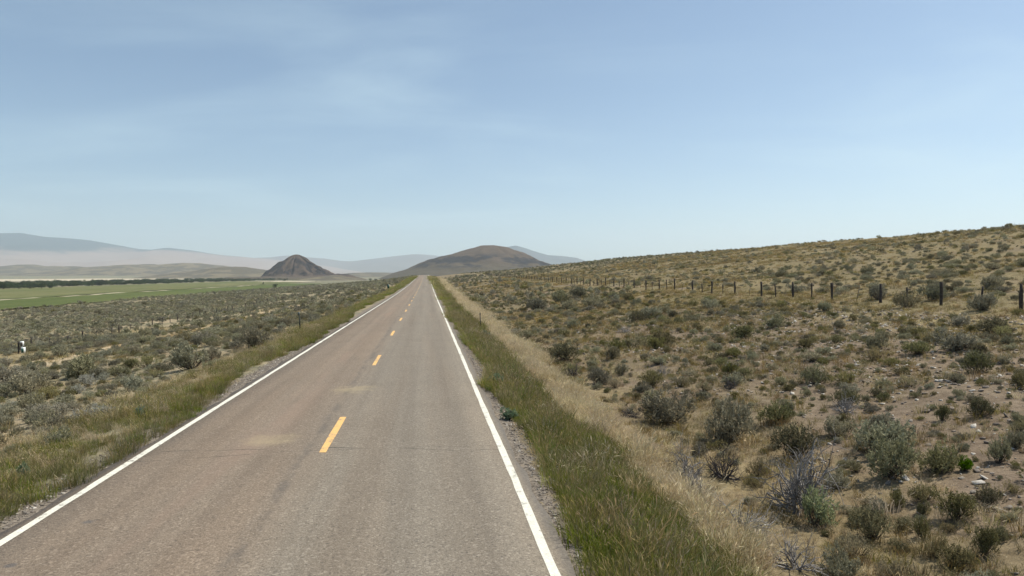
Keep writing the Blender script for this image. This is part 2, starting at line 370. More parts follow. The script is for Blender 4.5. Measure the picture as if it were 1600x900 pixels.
field('stubble_strip', -300, -215, 1280, 1500, .4, (.42, .36, .26), (.50, .43, .32), 'pale dry strip in the valley before the pointed hill', 8, 20, 6)

# ---------------------------------------------------------------- hills and mountains
def pix_dir(px): return math.tan(math.atan((px - 800) / 1100) + R(6.9))
def hill(name, cx, cy, prof, rmax, depth_scale, n_r, n_a, mat, label, rough, gully, seed, base_z, rs_=45, gdeep=9):
    """prof: list of (signed lateral metres, height) through the summit; the two flanks are blended round the hill"""
    prof = sorted(prof); px = np.array([a for a, b in prof]); pz = np.array([b for a, b in prof])
    a = np.linspace(0, 2 * np.pi, n_a, endpoint=False); r = np.linspace(0, 1, n_r) ** .9 * rmax
    A, Rr = np.meshgrid(a, r, indexing='ij')
    wr = .5 + .5 * np.cos(A)                                 # 1 towards +x
    q = Rr / (1 + (depth_scale - 1) * np.abs(np.sin(A)))
    hz = wr * np.interp(q, px, pz) + (1 - wr) * np.interp(-q, px, pz)
    X = cx + Rr * np.cos(A); Y = cy + Rr * np.sin(A)
    k = np.clip(hz / pz.max(), 0, 1); side = np.clip(k * (1 - k) * 4, 0, 1)
    g = np.abs(vnoise(A * gully / (2 * np.pi) * 1.0 + .35 * fbm(X / 60, Y / 60, seed, 2), Rr / (rmax * .8), seed + 3)) * 2
    hz = hz + side * (rough * fbm(X / rs_, Y / rs_, seed, 4) - gdeep * (1 - g) ** 2)
    Z = base_z + hz
    Z = np.where(Rr > rmax * .97, Z - 14, Z)
    n = n_r
    V = np.stack([X, Y, Z], -1).reshape(-1, 3)
    i = np.arange(n_a)[:, None] * n + np.arange(n - 1)[None, :]; j = ((np.arange(n_a) + 1) % n_a)[:, None] * n + np.arange(n - 1)[None, :]
    F = np.stack([i, i + 1, j + 1, j], -1).reshape(-1, 4)
    return tag(link(name, mesh(name, V, F, [mat], True)), label, None, None, 'structure')
def hill_material(name, low, mid, rock, z0, z1, patch, rock_lo, rock_hi, vert=False):
    t = NT(name); p = t.pos(); x, y, z = t.xyz(p)
    n = t.noise(t.scaled(p, (1, 1, .25) if vert else (1, 1, 1.6)), patch, 6, .62); f = t.noise(p, patch * 9, 5, .7)
    hgt = t.ramp(t.math('ADD', z, t.math('MULTIPLY', t.math('SUBTRACT', n, .5), (z1 - z0) * .8)), z0, z1)
    c = t.mix(hgt, low, mid)
    c = t.mix(t.ramp(f, .35, .7, 0, .45), c, tuple(v * .62 for v in mid))
    zone = t.math('MULTIPLY', t.ramp(z, rock_lo[0], rock_lo[1]), t.ramp(z, rock_hi[1], rock_hi[0]))
    c = t.mix(t.math('MULTIPLY', zone, t.ramp(n, .45, .52, 0, .95)), c, rock)
    return t.principled(c, .95, .1, f, .8, 2.0)
D1 = 2600; s = D1 / 1100
dome = [(-175, -8), (-145, 3), (-128, 8), (-98, 22), (-68, 32), (-40, 40), (-16, 46.5), (4, 47), (24, 44), (48, 35), (72, 24), (100, 14), (150, 6), (200, -8)]
dx = pix_dir(768)
hill('dome_hill', D1 * dx, D1, [(a * s, (b + 3) * s) for a, b in dome], 200 * s, 1.25, 70, 150,
     hill_material('dome_hill_scrub', (.088, .070, .042), (.092, .064, .042), (.018, .016, .017), 20, 60, .011, (20, 38), (66, 84)),
     'broad rounded brown hill with dark rock bands, straight ahead beyond the crest', 9, 26, 5, 3.2 - 3 * s)
D2 = 2150; s = D2 / 1100
pyr = [(-120, -8), (-95, 1), (-62, 0), (-53, -2), (-46, 8), (-27, 22), (-19, 25.5), (-9, 32.5), (-3, 35.2), (0, 35.6), (3, 35.0), (9, 32), (24, 24), (44, 13), (57, 7), (80, 4), (120, -8)]
dx = pix_dir(464)
hill('pointed_hill', D2 * dx, D2, [(a * s, b * s) for a, b in pyr], 120 * s, 1.15, 90, 200,
     hill_material('pointed_hill_rock', (.105, .086, .052), (.092, .064, .047), (.024, .018, .018), -9, 3, .034, (0, 8), (50, 64), True),
     'steep dark pyramid-shaped rocky hill standing in the valley', 10, 38, 17, 3.2 - 2.5 * s - 3, 26, 14)
def skirt(name, px, D, w, d, h, mat, label, seed):
    cx = D * pix_dir(px); u = np.linspace(-1, 1, 50)
    U, V = np.meshgrid(u, u, indexing='ij'); rr = np.sqrt(U ** 2 + V ** 2)
    X = cx + U * w; Y = D + V * d; k = np.clip(1 - rr, 0, 1)
    Z = H(X, Y) - 2.5 + h * (k * k * (3 - 2 * k)) * (1 + .5 * fbm(X / (w * .35), Y / (w * .35), seed, 4))
    return tag(link(name, mesh(name, np.stack([X, Y, Z], -1).reshape(-1, 3), grid_faces(50, 50), [mat], True)), label, None, None, 'structure')
KN = hill_material('knoll_grass', (.170, .138, .085), (.185, .150, .098), (.10, .085, .06), -8, 12, .012, (-20, -15), (300, 400))
skirt('grassy_knoll', 520, 1800, 130, 170, 13, KN, 'low grassy swell in front of the pointed hill', 71)
skirt('tan_foothill', 372, 2900, 420, 500, 46, KN, 'low tan foothill behind and left of the pointed hill', 72)
skirt('tan_foothill', 250, 4200, 900, 700, 76, KN, 'long low tan foothill in the valley behind the pale field', 73)
skirt('tan_foothill', 90, 4900, 900, 800, 72, KN, 'low tan foothill nearest the blue range, at the left', 74)
skirt('tan_foothill', 575, 3600, 620, 600, 20, KN, 'low brown rise between the pointed hill and the dome hill', 75)
def mountain_material(name, low, high, forest, z0, z1, fz0, fz1, sc):
    t = NT(name); p = t.pos(); x, y, z = t.xyz(p)
    n = t.noise(p, sc, 6, .6); f = t.noise(p, sc * 5, 5, .65)
    c = t.mix(t.ramp(z, z0, z1), low, high); c = t.mix(t.ramp(f, .35, .7, 0, .4), c, tuple(v * .7 for v in low))
    zz_ = t.math('ADD', z, t.math('MULTIPLY', t.math('SUBTRACT', n, .5), (fz1 - fz0) * 3.8))
    c = t.mix(t.ramp(zz_, fz0, fz1), c, forest)
    return t.principled(c, .95, .1, f, .8, 20)
def mountain(name, table, Dc, Df, Db, mat, label, seed, spur, nu=150, nv=60):
    """a range: crest line given as (pixel column, pixels above the horizon) at about Dc metres, foot at Df, far foot at Db"""
    tp = np.array([a for a, b in table], float); th = np.array([b for a, b in table], float)
    u = np.linspace(tp[0], tp[-1], nu); tb = np.array([pix_dir(q) for q in u])
    hc = np.interp(u, tp, th) / 1100 * Dc + 3.2
    v = np.linspace(0, 1, nv); Y = (Df + (Db - Df) * v)[None, :] + 0 * u[:, None]; X = tb[:, None] * Dc + (Y - Dc) * tb[:, None] * .35
    vc = (Dc - Df) / (Db - Df); s_ = np.where(v < vc, sstep(0, 1, v / vc) * .55 + .45 * (v / vc) ** 1.3, 1 - sstep(vc, 1, v))
    rid = 1 - np.abs(fbm(X / spur, Y / (spur * 2.2), seed, 4)) * 2.4
    Z = -20 + (hc[:, None] + 20) * s_[None, :] * (1 - (1 - s_[None, :] ** 1.5) * .55 * np.clip(1 - rid, 0, 1)) + 0 * X
    return tag(link(name, mesh(name, np.stack([X, Y, Z], -1).reshape(-1, 3), grid_faces(nu, nv), [mat], True)), label, None, None, 'structure')
FOREST = (.030, .056, .062)
M1 = mountain_material('range_grass_and_forest', (.285, .215, .175), (.25, .195, .165), FOREST, 60, 600, 300, 400, .00085)
mountain('mountain_range', [(-420, 40), (-250, 52), (-120, 60), (-40, 60), (0, 61), (32, 61.5), (70, 56), (110, 54), (140, 51.5), (180, 45), (215, 39), (240, 37.5), (262, 41), (300, 37), (340, 31), (400, 26), (450, 22), (520, 14), (600, 4)],
         12000, 6200, 15500, M1, 'long blue forested mountain range with pale lower slopes at the left', 81, 1500)
M2 = mountain_material('far_ridge_grass', (.17, .155, .14), (.15, .14, .135), FOREST, 50, 400, 420, 700, .0006)
mountain('mountain_ridge', [(300, 16), (360, 27), (390, 26), (420, 27), (448, 30), (470, 28), (508, 25.5), (532, 22), (550, 21.5), (580, 25), (620, 30), (650, 33), (680, 31), (720, 24), (780, 12), (840, 2)],
         12500, 9000, 15000, M2, 'faint hazy ridge behind the pointed hill and the dome hill', 83, 1300, 110, 40)
M3 = mountain_material('far_peak_forest', (.10, .11, .11), (.07, .085, .09), FOREST, 50, 400, 250, 500, .0007)
mountain('mountain_peak', [(700, 8), (760, 36), (785, 43), (806, 47), (820, 43), (838, 37), (856, 32), (880, 30.4), (900, 28), (918, 22), (950, 12), (1000, 0)],
         9500, 6500, 12000, M3, 'blue wooded peak showing behind the right shoulder of the dome hill', 85, 1100, 90, 36)
# ---------------------------------------------------------------- plants: prototypes
def leaves(base, dirs, length, width, tint, curl=.15, rs=None):
    """one pointed leaf (2 triangles as a kite quad) per row"""
    n = len(base); rs = rs or rng
    d = dirs / (np.linalg.norm(dirs, axis=1)[:, None] + 1e-9)
    s = np.cross(d, rs.normal(size=(n, 3))); s /= np.linalg.norm(s, axis=1)[:, None] + 1e-9
    L = length[:, None]; W = width[:, None]
    up = np.cross(s, d)
    a = base; b = base + d * L * .55 + s * W * .5 + up * L * curl * .4; c = base + d * L + up * L * curl * -.2; e = base + d * L * .55 - s * W * .5 + up * L * curl * .4
    V = np.stack([a, b, c, e], 1).reshape(-1, 3); F = np.arange(4 * n).reshape(n, 4)
    return V, F, tint
def tubes3(P, Q, r0, r1):
    """many straight 3-sided twigs at once"""
    d = Q - P; d /= np.linalg.norm(d, axis=1)[:, None] + 1e-9
    ref = np.where(np.abs(d[:, 2:3]) > .9, [[1., 0, 0]], [[0, 0, 1.]]); a = np.cross(d, ref); a /= np.linalg.norm(a, axis=1)[:, None] + 1e-9; b = np.cross(d, a)
    V = []
    for k in range(3):
        w = math.cos(k * 2.0944) * a + math.sin(k * 2.0944) * b; V += [P + w * np.reshape(r0, (-1, 1)), Q + w * np.reshape(r1, (-1, 1))]
    V = np.stack(V, 1).reshape(-1, 3); n = len(P); o = np.arange(n)[:, None] * 6
    F = np.concatenate([o + np.array([[0, 2, 3, 1]]), o + np.array([[2, 4, 5, 3]]), o + np.array([[4, 0, 1, 5]])])
    return V, F
def shrub_meshes(name, seed, ntip, nleaf, ll, lw, mat, stem_mat, upright=.5, lobes=5, height=.8, droop=0):
    """unit-width shrub (1 m across): foliage mesh of leafy sprays on lobed dome, and stems mesh"""
    rs = np.random.default_rng(seed)
    lc = []; 
    for k in range(lobes):
        an = rs.uniform(0, 6.283); rr = .30 * math.sqrt(rs.uniform(.05, 1)); lc.append((rr * math.cos(an), rr * math.sin(an), rs.uniform(.10, .40) * height, rs.uniform(.19, .29)))
    lc = np.array(lc)
    pick = rs.integers(0, lobes, ntip)
    d = rs.normal(size=(ntip, 3)); d[:, 2] = np.abs(d[:, 2]) - .28; d /= np.linalg.norm(d, axis=1)[:, None]
    tip = lc[pick, :3] + d * lc[pick, 3:4] * (rs.uniform(.55, 1.05, ntip) ** .6)[:, None] * np.array([1, 1, height * 1.25])
    tip[:, 2] = np.where(tip[:, 2] < .05, .05 + .1 * rs.uniform(0, 1, ntip), tip[:, 2])
    spray = d * (1 - upright) + np.array([0, 0, 1.]) * upright + rs.normal(size=(ntip, 3)) * .18
    spray /= np.linalg.norm(spray, axis=1)[:, None]
    slen = rs.uniform(.09, .2, ntip)
    k = np.repeat(np.arange(ntip), nleaf); tpos = rs.uniform(0, 1, len(k))
    base = tip[k] - spray[k] * slen[k][:, None] * (1 - tpos)[:, None] + rs.normal(size=(len(k), 3)) * .006
    dirs = spray[k] * 1.0 + rs.normal(size=(len(k), 3)) * .62
    tint = np.clip(.5 + .28 * rs.normal(size=ntip)[k] + .2 * rs.normal(size=len(k)), 0, 1)
    V, F, T = leaves(base, dirs, rs.uniform(.7, 1.25, len(k)) * ll, rs.uniform(.7, 1.2, len(k)) * lw, tint, rs=rs)
    V[:, 2] = np.maximum(V[:, 2], .005)
    fol = mesh(name + '_foliage', V, F, [mat], attr={'tint': T})
    sel = rs.choice(ntip, min(ntip, 46), replace=False)
    root = rs.normal(size=(len(sel), 3)) * .03; root[:, 2] = -.03
    q = tip[sel] - spray[sel] * slen[sel][:, None]; midp = root * .4 + q * .6 + rs.normal(size=q.shape) * .03; midp[:, 2] *= .8
    v1, f1 = tubes3(root, midp, np.full(len(sel), .010), np.full(len(sel), .006)); v2, f2 = tubes3(midp, tip[sel], np.full(len(sel), .008), np.full(len(sel), .003))
    stm = mesh(name + '_stems', np.vstack([v1, v2]), np.vstack([f1, f2 + len(v1)]), [stem_mat])
    return fol, stm
def dead_mesh(name, seed, mat, nb=13, spread=1.0, flat=0., up=.75):
    rs = np.random.default_rng(seed); P = []; Q = []; A = []; B = []
    def grow(p, d, L, r, lev):
        n = 3 if lev < 2 else 2; 
        for k in range(n):
            d2 = d + rs.normal(size=3) * (.20 + .07 * lev); d2[2] += .05 * (1 - flat) - flat * .10; d2 /= np.linalg.norm(d2); q = p + d2 * L / n
            if q[2] < .01: q[2] = .01 + rs.uniform(0, .03)
            r2 = r * .80; P.append(p); Q.append(q); A.append(r); B.append(r2)
            if lev < 3:
                for _ in range(rs.integers(1, 3) + (lev == 1)):
                    dd = d2 + rs.normal(size=3) * .62; dd /= np.linalg.norm(dd); grow(q, dd, L * rs.uniform(.42, .68), r2 * .55, lev + 1)
            p, d, r = q, d2, r2
    for k in range(nb):
        an = rs.uniform(0, 6.283); tilt = rs.uniform(.25, 1.0) * spread
        d = np.array([math.cos(an) * tilt, math.sin(an) * tilt, up * rs.uniform(.4, 1.1)]); d /= np.linalg.norm(d)
        grow(np.array([rs.normal() * .04, rs.normal() * .04, -.03]), d, rs.uniform(.30, .52), .018, 1)
    V, F = tubes3(np.array(P), np.array(Q), np.array(A), np.array(B))
    m = np.abs(V[:, :2]).max(); V[:, :2] *= .5 / np.percentile(np.abs(V[:, :2]), 98)
    return mesh(name, V, F, [mat])
def tuft_mesh(name, seed, n, hgt, spread, width, mat, lean=.35, head=0):
    """a grass tuft: n curved blades of two segments, optional seed heads"""
    rs = np.random.default_rng(seed)
    an = rs.uniform(0, 6.283, n); rr = spread * np.sqrt(rs.uniform(0, 1, n)); b = np.stack([rr * np.cos(an), rr * np.sin(an), np.full(n, -.02)], 1)
    a2 = an + rs.normal(size=n) * .9; L = hgt * rs.uniform(.55, 1.1, n); ln = lean * rs.uniform(.2, 1.3, n)
    dirh = np.stack([np.cos(a2), np.sin(a2), np.zeros(n)], 1); side = np.stack([-np.sin(a2 + rs.normal(size=n)), np.cos(a2 + rs.normal(size=n)), np.zeros(n)], 1)
    m = b + dirh * (ln * L * .35)[:, None] + np.array([0, 0, 1.]) * (L * .55)[:, None]
    t = b + dirh * (ln * L)[:, None] + np.array([0, 0, 1.]) * (L * (1 - .22 * ln))[:, None]
    w = width * rs.uniform(.6, 1.3, n)[:, None]
    V = np.stack([b - side * w * .5, b + side * w * .5, m + side * w * .42, m - side * w * .42, t], 1).reshape(-1, 3); o = np.arange(n)[:, None] * 5
    T = np.clip(.5 + .3 * rs.normal(size=n), 0, 1)
    F4 = o + np.array([[0, 1, 2, 3]]); F3 = o + np.array([[3, 2, 4]])
    faces = [F4, F3]; tint = np.concatenate([T, T])
    if head:
        sel = rs.choice(n, int(n * head), replace=False); dv = t[sel] - m[sel]
        v, f, tt = leaves(t[sel] - dv * .25, dv + rs.normal(size=dv.shape) * .03, np.full(len(sel), hgt * .26), np.full(len(sel), width * 1.5), np.full(len(sel), 1.0), rs=rs)
        V = np.vstack([V, v]); faces = [np.vstack([F4, f + n * 5]), F3]; tint = np.concatenate([T, np.full(len(sel), 1.0), T])
    return mesh(name, V, faces, [mat], attr={'tint': tint})
SAGE = leafmat('sagebrush_leaf', (.175, .165, .106), (.400, .372, .258), .24, objvar=.3)
OLIVE = leafmat('olive_shrub_leaf', (.110, .106, .050), (.280, .252, .130), .25, objvar=.3)
BLUEG = leafmat('blue_green_leaf', (.12, .17, .11), (.25, .29, .20), .35, objvar=.15)
PALE = leafmat('whitish_sage_leaf', (.32, .32, .26), (.50, .49, .42), .35, objvar=.15)
RABB = leafmat('rabbitbrush_leaf', (.19, .175, .085), (.34, .29, .16), .35, objvar=.2)
YELG = leafmat('yellow_green_leaf', (.24, .26, .10), (.44, .44, .21), .3, objvar=.05)
BRIG = leafmat('bright_green_leaf', (.075, .130, .018), (.15, .22, .04))
STEM = plain('grey_brown_bark', (.085, .068, .055), .95, .3, 30)
DEADW = plain('weathered_dead_wood', (.25, .232, .222), .9, .5, 9)
DEADB = plain('blackened_dead_wood', (.075, .066, .066), .95, .4, 9)
KIND = {}
def kind(k, nm, mats, n, **kw): KIND[k] = [shrub_meshes(nm, 100 * ord(k) + i, mat=mats, stem_mat=STEM, **{kk: (vv[i % len(vv)] if isinstance(vv, list) else vv) for kk, vv in kw.items()}) for i in range(n)]
kind('S', 'sagebrush', SAGE, 7, ntip=[300, 340, 280], nleaf=12, ll=.060, lw=.018, upright=[.45, .6, .5], lobes=[6, 8, 5, 9], height=.95)
kind('G', 'green_shrub', OLIVE, 5, ntip=[310, 280], nleaf=12, ll=.058, lw=.017, upright=[.6, .72], lobes=[8, 10, 7], height=1.0)
kind('B', 'blue_green_clump', BLUEG, 2, ntip=150, nleaf=10, ll=.11, lw=.032, upright=.5, lobes=5, height=1.0)
kind('W', 'whitish_sage', PALE, 2, ntip=170, nleaf=11, ll=.06, lw=.016, upright=.6, lobes=8, height=.9)
kind('R', 'rabbitbrush', RABB, 3, ntip=170, nleaf=9, ll=.085, lw=.013, upright=.8, lobes=6, height=1.0)
kind('Y', 'yellow_green_shrub', YELG, 1, ntip=130, nleaf=15, ll=.075, lw=.022, upright=.72, lobes=7, height=1.05)
kind('N', 'bright_green_bush', BRIG, 1, ntip=150, nleaf=12, ll=.09, lw=.028, upright=.5, lobes=4, height=1.0)
DEAD = [dead_mesh('dead_twigs', 900 + i, DEADW, nb, sp, fl, up) for i, (nb, sp, fl, up) in enumerate(((15, .9, 0, .9), (12, 1.2, .5, .4), (9, .7, 0, 1.1), (14, 1.0, .2, .7)))]
DEADK = [dead_mesh('dead_twigs_black', 950 + i, DEADB, 16, 1.1, .5, .7) for i in range(2)]
NAMES = {'S': 'sagebrush', 'G': 'olive_shrub', 'B': 'roadside_weed', 'W': 'whitish_sagebrush', 'R': 'rabbitbrush', 'Y': 'leafy_shrub', 'N': 'green_bush', 'D': 'dead_shrub'}
def zmax(me):
    a = np.empty(len(me.vertices) * 3, np.float32); me.vertices.foreach_get('co', a); return float(np.percentile(a[2::3], 99))
ZM = {}
def put_shrub(x, y, w, h, k, label, group=None, i=0):
    z = float(H(x, y)); rz = rng.uniform(0, 6.283)
    if k == 'D':
        blk = 'black' in label or 'dark' in label
        src = DEADK[i % 2] if blk else DEAD[1 if ('fallen' in label or 'sprawl' in label) else (2 if 'upright' in label else (0 if 'large' in label else 3))]; w *= 1.35; h *= 1.3
        zz_ = ZM.setdefault(src.name, zmax(src)); o = link('dead_shrub', src, None, (x, y, z), rz, (w, w, h / zz_))
        return tag(o, label, 'dead shrub', group)
    fol, stm = KIND[k][i % len(KIND[k])]; zz_ = ZM.setdefault(fol.name, zmax(fol))
    root = link(NAMES[k], None, None, (x, y, z), rz, (w * 1.1, w * 1.1, h / zz_)); root.empty_display_size = .2
    link('foliage', fol, root); link('stems', stm, root)
    return tag(root, label, 'shrub' if k != 'B' else 'weed', group)
SHRUBS = [
(6.98, 19.55, 1.55, 1.01, 'S', 'wide silvery sagebrush clump at the edge of the pale dry grass'),
(7.7, 17.26, 1.19, 1.14, 'S', 'tall silvery sagebrush with dark hollow base, in the ditch beside the wide clump'),
(9.2, 17.81, 0.96, 0.65, 'G', 'dark green rounded shrub at the foot of the stony bank'),
(8.38, 14.97, 1.1, 0.79, 'G', 'dense green shrub just behind the large dead twiggy bush'),
(11.53, 25.59, 0.73, 0.49, 'G', 'dark green cushion shrub, left one of the touching pair on bare soil'),
(11.52, 24.32, 0.74, 0.39, 'G', 'low green cushion shrub, right one of the touching pair on bare soil'),
(12.81, 21.95, 0.85, 0.63, 'G', 'lone grey-green shrub on stony bare slope, shadow on its left'),
(11.71, 28.37, 0.46, 0.31, 'G', 'tiny green cushion shrub on bare soil left of the touching pair'),
(8.23, 25.26, 0.9, 0.65, 'G', 'dark olive shrub behind the wide silvery clump'),
(9.22, 26.93, 0.56, 0.59, 'D', 'small dead grey shrub on the bare slope behind the wide silvery clump'),
(9.03, 24.23, 0.69, 0.41, 'R', 'low yellow-green shrub between the dead grey shrub and the silvery clump'),
(9.38, 22.93, 0.65, 0.41, 'R', 'low yellow-green shrub in tan grass below the touching pair'),
(10.15, 22.62, 0.47, 0.39, 'D', 'small dark dead shrub behind the tall silvery sagebrush'),
(11.24, 17.85, 0.66, 0.51, 'D', 'purple-grey half-dead shrub standing alone above the big sagebrush trio'),
(9.91, 15.83, 0.74, 0.52, 'S', 'grey shrub with dark base directly below the purple-grey half-dead one'),
(9.89, 14.14, 1.25, 0.76, 'S', 'rearmost of the big sagebrush trio on the right bank'),
(9.0, 12.75, 0.98, 0.82, 'S', 'front one of the big sagebrush trio, pale leaves and dark trunk'),
(9.94, 12.68, 0.86, 0.69, 'G', 'darkest of the big sagebrush trio, at its right end'),
(10.38, 12.46, 0.35, 0.31, 'N', 'small bright green bush beside the big sagebrush trio'),
(13.32, 15.48, 0.62, 0.52, 'G', 'rounded green shrub among white stones on the bank'),
(12.59, 15.88, 0.39, 0.43, 'G', 'small upright shrub among white stones, left of the rounded green one'),
(11.22, 12.61, 0.46, 0.56, 'S', 'grey-green sagebrush at the right picture edge beside stony soil'),
(12.23, 13.31, 0.43, 0.37, 'S', 'small sagebrush at the right picture edge behind another sagebrush'),
(13.27, 29.01, 0.83, 0.47, 'G', 'flat dark shrub highest on the bare soil patch'),
(17.44, 20.37, 1.06, 0.73, 'G', 'broad olive shrub on the upper stony bank'),
(16.12, 17.45, 0.6, 0.48, 'G', 'green shrub cut by the right picture edge on the stony bank'),
(19.29, 23.79, 1.46, 0.84, 'S', 'dark sagebrush clump high on the bank below the fence'),
(17.55, 25.78, 0.96, 0.69, 'S', 'compact dark sagebrush left of the clump below the fence'),
(13.2, 19.43, 0.42, 0.26, 'G', 'little olive shrub on bare soil above the purple-grey shrub'),
(13.11, 18.88, 0.44, 0.27, 'G', 'low pale green shrub on bare stony soil'),
(6.66, 11.98, 1.21, 1.17, 'D', 'large dead grey twiggy bush in the ditch'),
(6.65, 11.24, 0.7, 0.71, 'Y', 'pale yellow-green leafy shrub against the large dead bush'),
(7.9, 12.8, 0.52, 0.39, 'S', 'small sagebrush behind the pale yellow-green shrub'),
(7.25, 10.63, 0.67, 0.57, 'G', 'round olive shrub with dark base on the lower bank'),
(8.27, 11.53, 0.34, 0.36, 'G', 'small olive shrub above the round olive one'),
(8.69, 10.64, 0.7, 0.51, 'G', 'olive shrub of three clumps on the lower bank'),
(9.54, 10.89, 0.46, 0.32, 'G', 'flat-topped olive shrub near the right edge'),
(8.42, 11.06, 0.24, 0.28, 'G', 'small sprig-like olive shrub between two larger ones'),
(7.85, 10.32, 0.29, 0.37, 'G', 'thin olive shrub right of the round olive one'),
(7.6, 9.69, 0.37, 0.41, 'R', 'loose pale shrub low on the bank near the bottom edge'),
(8.2, 9.46, 0.44, 0.46, 'G', 'olive shrub low on the bank near the right bottom corner'),
(10.12, 11.08, 0.34, 0.21, 'R', 'low faded shrub on stony ground at the right edge'),
(7.35, 10.11, 0.36, 0.21, 'G', 'low dark shrub under the round olive one'),
(8.35, 10.33, 0.25, 0.15, 'R', 'tiny pale shrub below the three-clump olive shrub'),
(8.7, 9.75, 0.33, 0.21, 'G', 'small olive shrub right of the corner shrub'),
(6.49, 10.08, 0.59, 0.37, 'R', 'loose yellow-olive shrub at the bottom of the ditch'),
(5.84, 9.34, 0.6, 0.48, 'S', 'blue-green sagebrush cut by the bottom picture edge'),
(6.62, 9.22, 0.51, 0.33, 'R', 'faded olive shrub cut by the bottom picture edge'),
(6.19, 14.12, 0.67, 0.68, 'D', 'blackened arching dead shrub at the edge of tan grass'),
(5.22, 13.63, 0.8, 0.76, 'D', 'pale dead branches sticking up from tan grass'),
(4.83, 12.09, 0.41, 0.56, 'D', 'upright grey dead shrub in tan grass'),
(4.9, 10.68, 0.98, 0.43, 'D', 'sprawling grey dead branches along the ditch'),
(5.21, 9.42, 0.73, 0.46, 'D', 'pale fallen dead branches near the bottom edge'),
(6.88, 13.9, 0.56, 0.51, 'R', 'pale olive shrub between the dead bushes'),
(7.08, 35.34, 1.83, 1.03, 'G', 'dark green shrub pair on the slope right of the tan grass'),
(8.82, 32.82, 0.98, 0.71, 'G', 'round dark shrub right of the dark green pair'),
(6.23, 29.57, 0.66, 0.69, 'D', 'small dead grey stalks below the dark green pair'),
(6.78, 27.14, 0.91, 0.69, 'S', 'grey-green sagebrush at the margin of the tan grass'),
(8.15, 28.89, 0.59, 0.51, 'S', 'small sagebrush right of the one at the tan grass margin'),
(6.0, 20.42, 0.65, 0.32, 'D', 'low black dead wood lying in tan grass'),
(7.85, 24.83, 0.7, 0.39, 'S', 'low dark shrub left of the wide silvery clump'),
(2.07, 20.91, 0.57, 0.4, 'B', 'blue-green roadside weed clump near the delineator post'),
(1.84, 15.78, 0.41, 0.3, 'B', 'blue-green roadside weed clump nearest along the white edge line'),
(3.43, 41.66, 0.68, 0.48, 'B', 'small blue-green clump at the foot of the right delineator post'),
(12.85, 81.3, 2.84, 1.57, 'S', 'dark brush on the cut bank beyond the tan grass'),
(17.31, 93.02, 3.95, 1.8, 'S', 'dark brush at the middle of the cut bank'),
(20.3, 92.67, 3.78, 1.98, 'S', 'dark brush at the top of the cut bank'),
(18.19, 74.92, 2.51, 1.46, 'S', 'dark brush at the right end of the cut bank'),
(15.51, 75.7, 1.96, 1.18, 'S', 'small brush at the foot of the cut bank'),
(-16.6, 35.78, 2.02, 1.22, 'S', 'large dark sagebrush below the pale dirt track'),
(-16.61, 31.87, 1.51, 0.96, 'S', 'dark-based sagebrush left of the large dark one'),
(-20.45, 37.37, 1.45, 0.93, 'S', 'sagebrush at the left picture edge below the dirt track'),
(-10.0, 31.54, 1.7, 1.09, 'S', 'dark sagebrush pair beside the left grass verge'),
(-9.46, 32.87, 0.98, 0.78, 'S', 'greyer sagebrush right of the dark pair by the left verge'),
(-9.16, 18.3, 0.72, 0.49, 'S', 'pale sagebrush in bare soil on the lower left'),
(-12.9, 24.63, 0.92, 0.53, 'S', 'low spreading sagebrush at lower left'),
(-8.11, 18.49, 1.05, 0.37, 'W', 'whitish-grey low sagebrush along the left verge'),
(-13.64, 31.52, 0.54, 0.45, 'W', 'tiny whitish-grey shrub in the sagebrush flat'),
(-6.64, 17.39, 0.36, 0.28, 'B', 'small blue-green clump in the green left verge'),
(-6.57, 12.36, 0.23, 0.26, 'B', 'small blue-green clump in dry soil on the left verge'),
(-10.49, 26.52, 1.05, 0.58, 'S', 'grey sagebrush with pale dead sprigs beside the left verge'),
(-7.59, 15.54, 0.53, 0.39, 'S', 'green-grey sagebrush just above the left verge grass'),
(-11.67, 21.08, 0.53, 0.49, 'S', 'sagebrush cut by the left picture edge'),
(37.71, 43.35, 1.73, 1.0, 'S', 'dark sagebrush behind the fence near the right picture edge'),
(31.49, 40.77, 1.77, 1.1, 'S', 'dark sagebrush behind the fence second post from the right'),
(29.24, 34.03, 1.36, 0.93, 'S', 'dark sagebrush right beside the fence near the right picture edge'),
(30.96, 45.03, 1.5, 1.02, 'S', 'black-looking sagebrush behind a thick fence post'),

]
placed = []
for i, (x, y, w, h, k, lab) in enumerate(SHRUBS):
    if w > 2.6: w = 2.6
    put_shrub(x, y, w, h * .9, k, lab, None, i); placed.append((x, y, w))
placed = np.array(placed); deadxy = np.array([(s_[0], s_[1], s_[2]) for s_ in SHRUBS if s_[4] == 'D'])
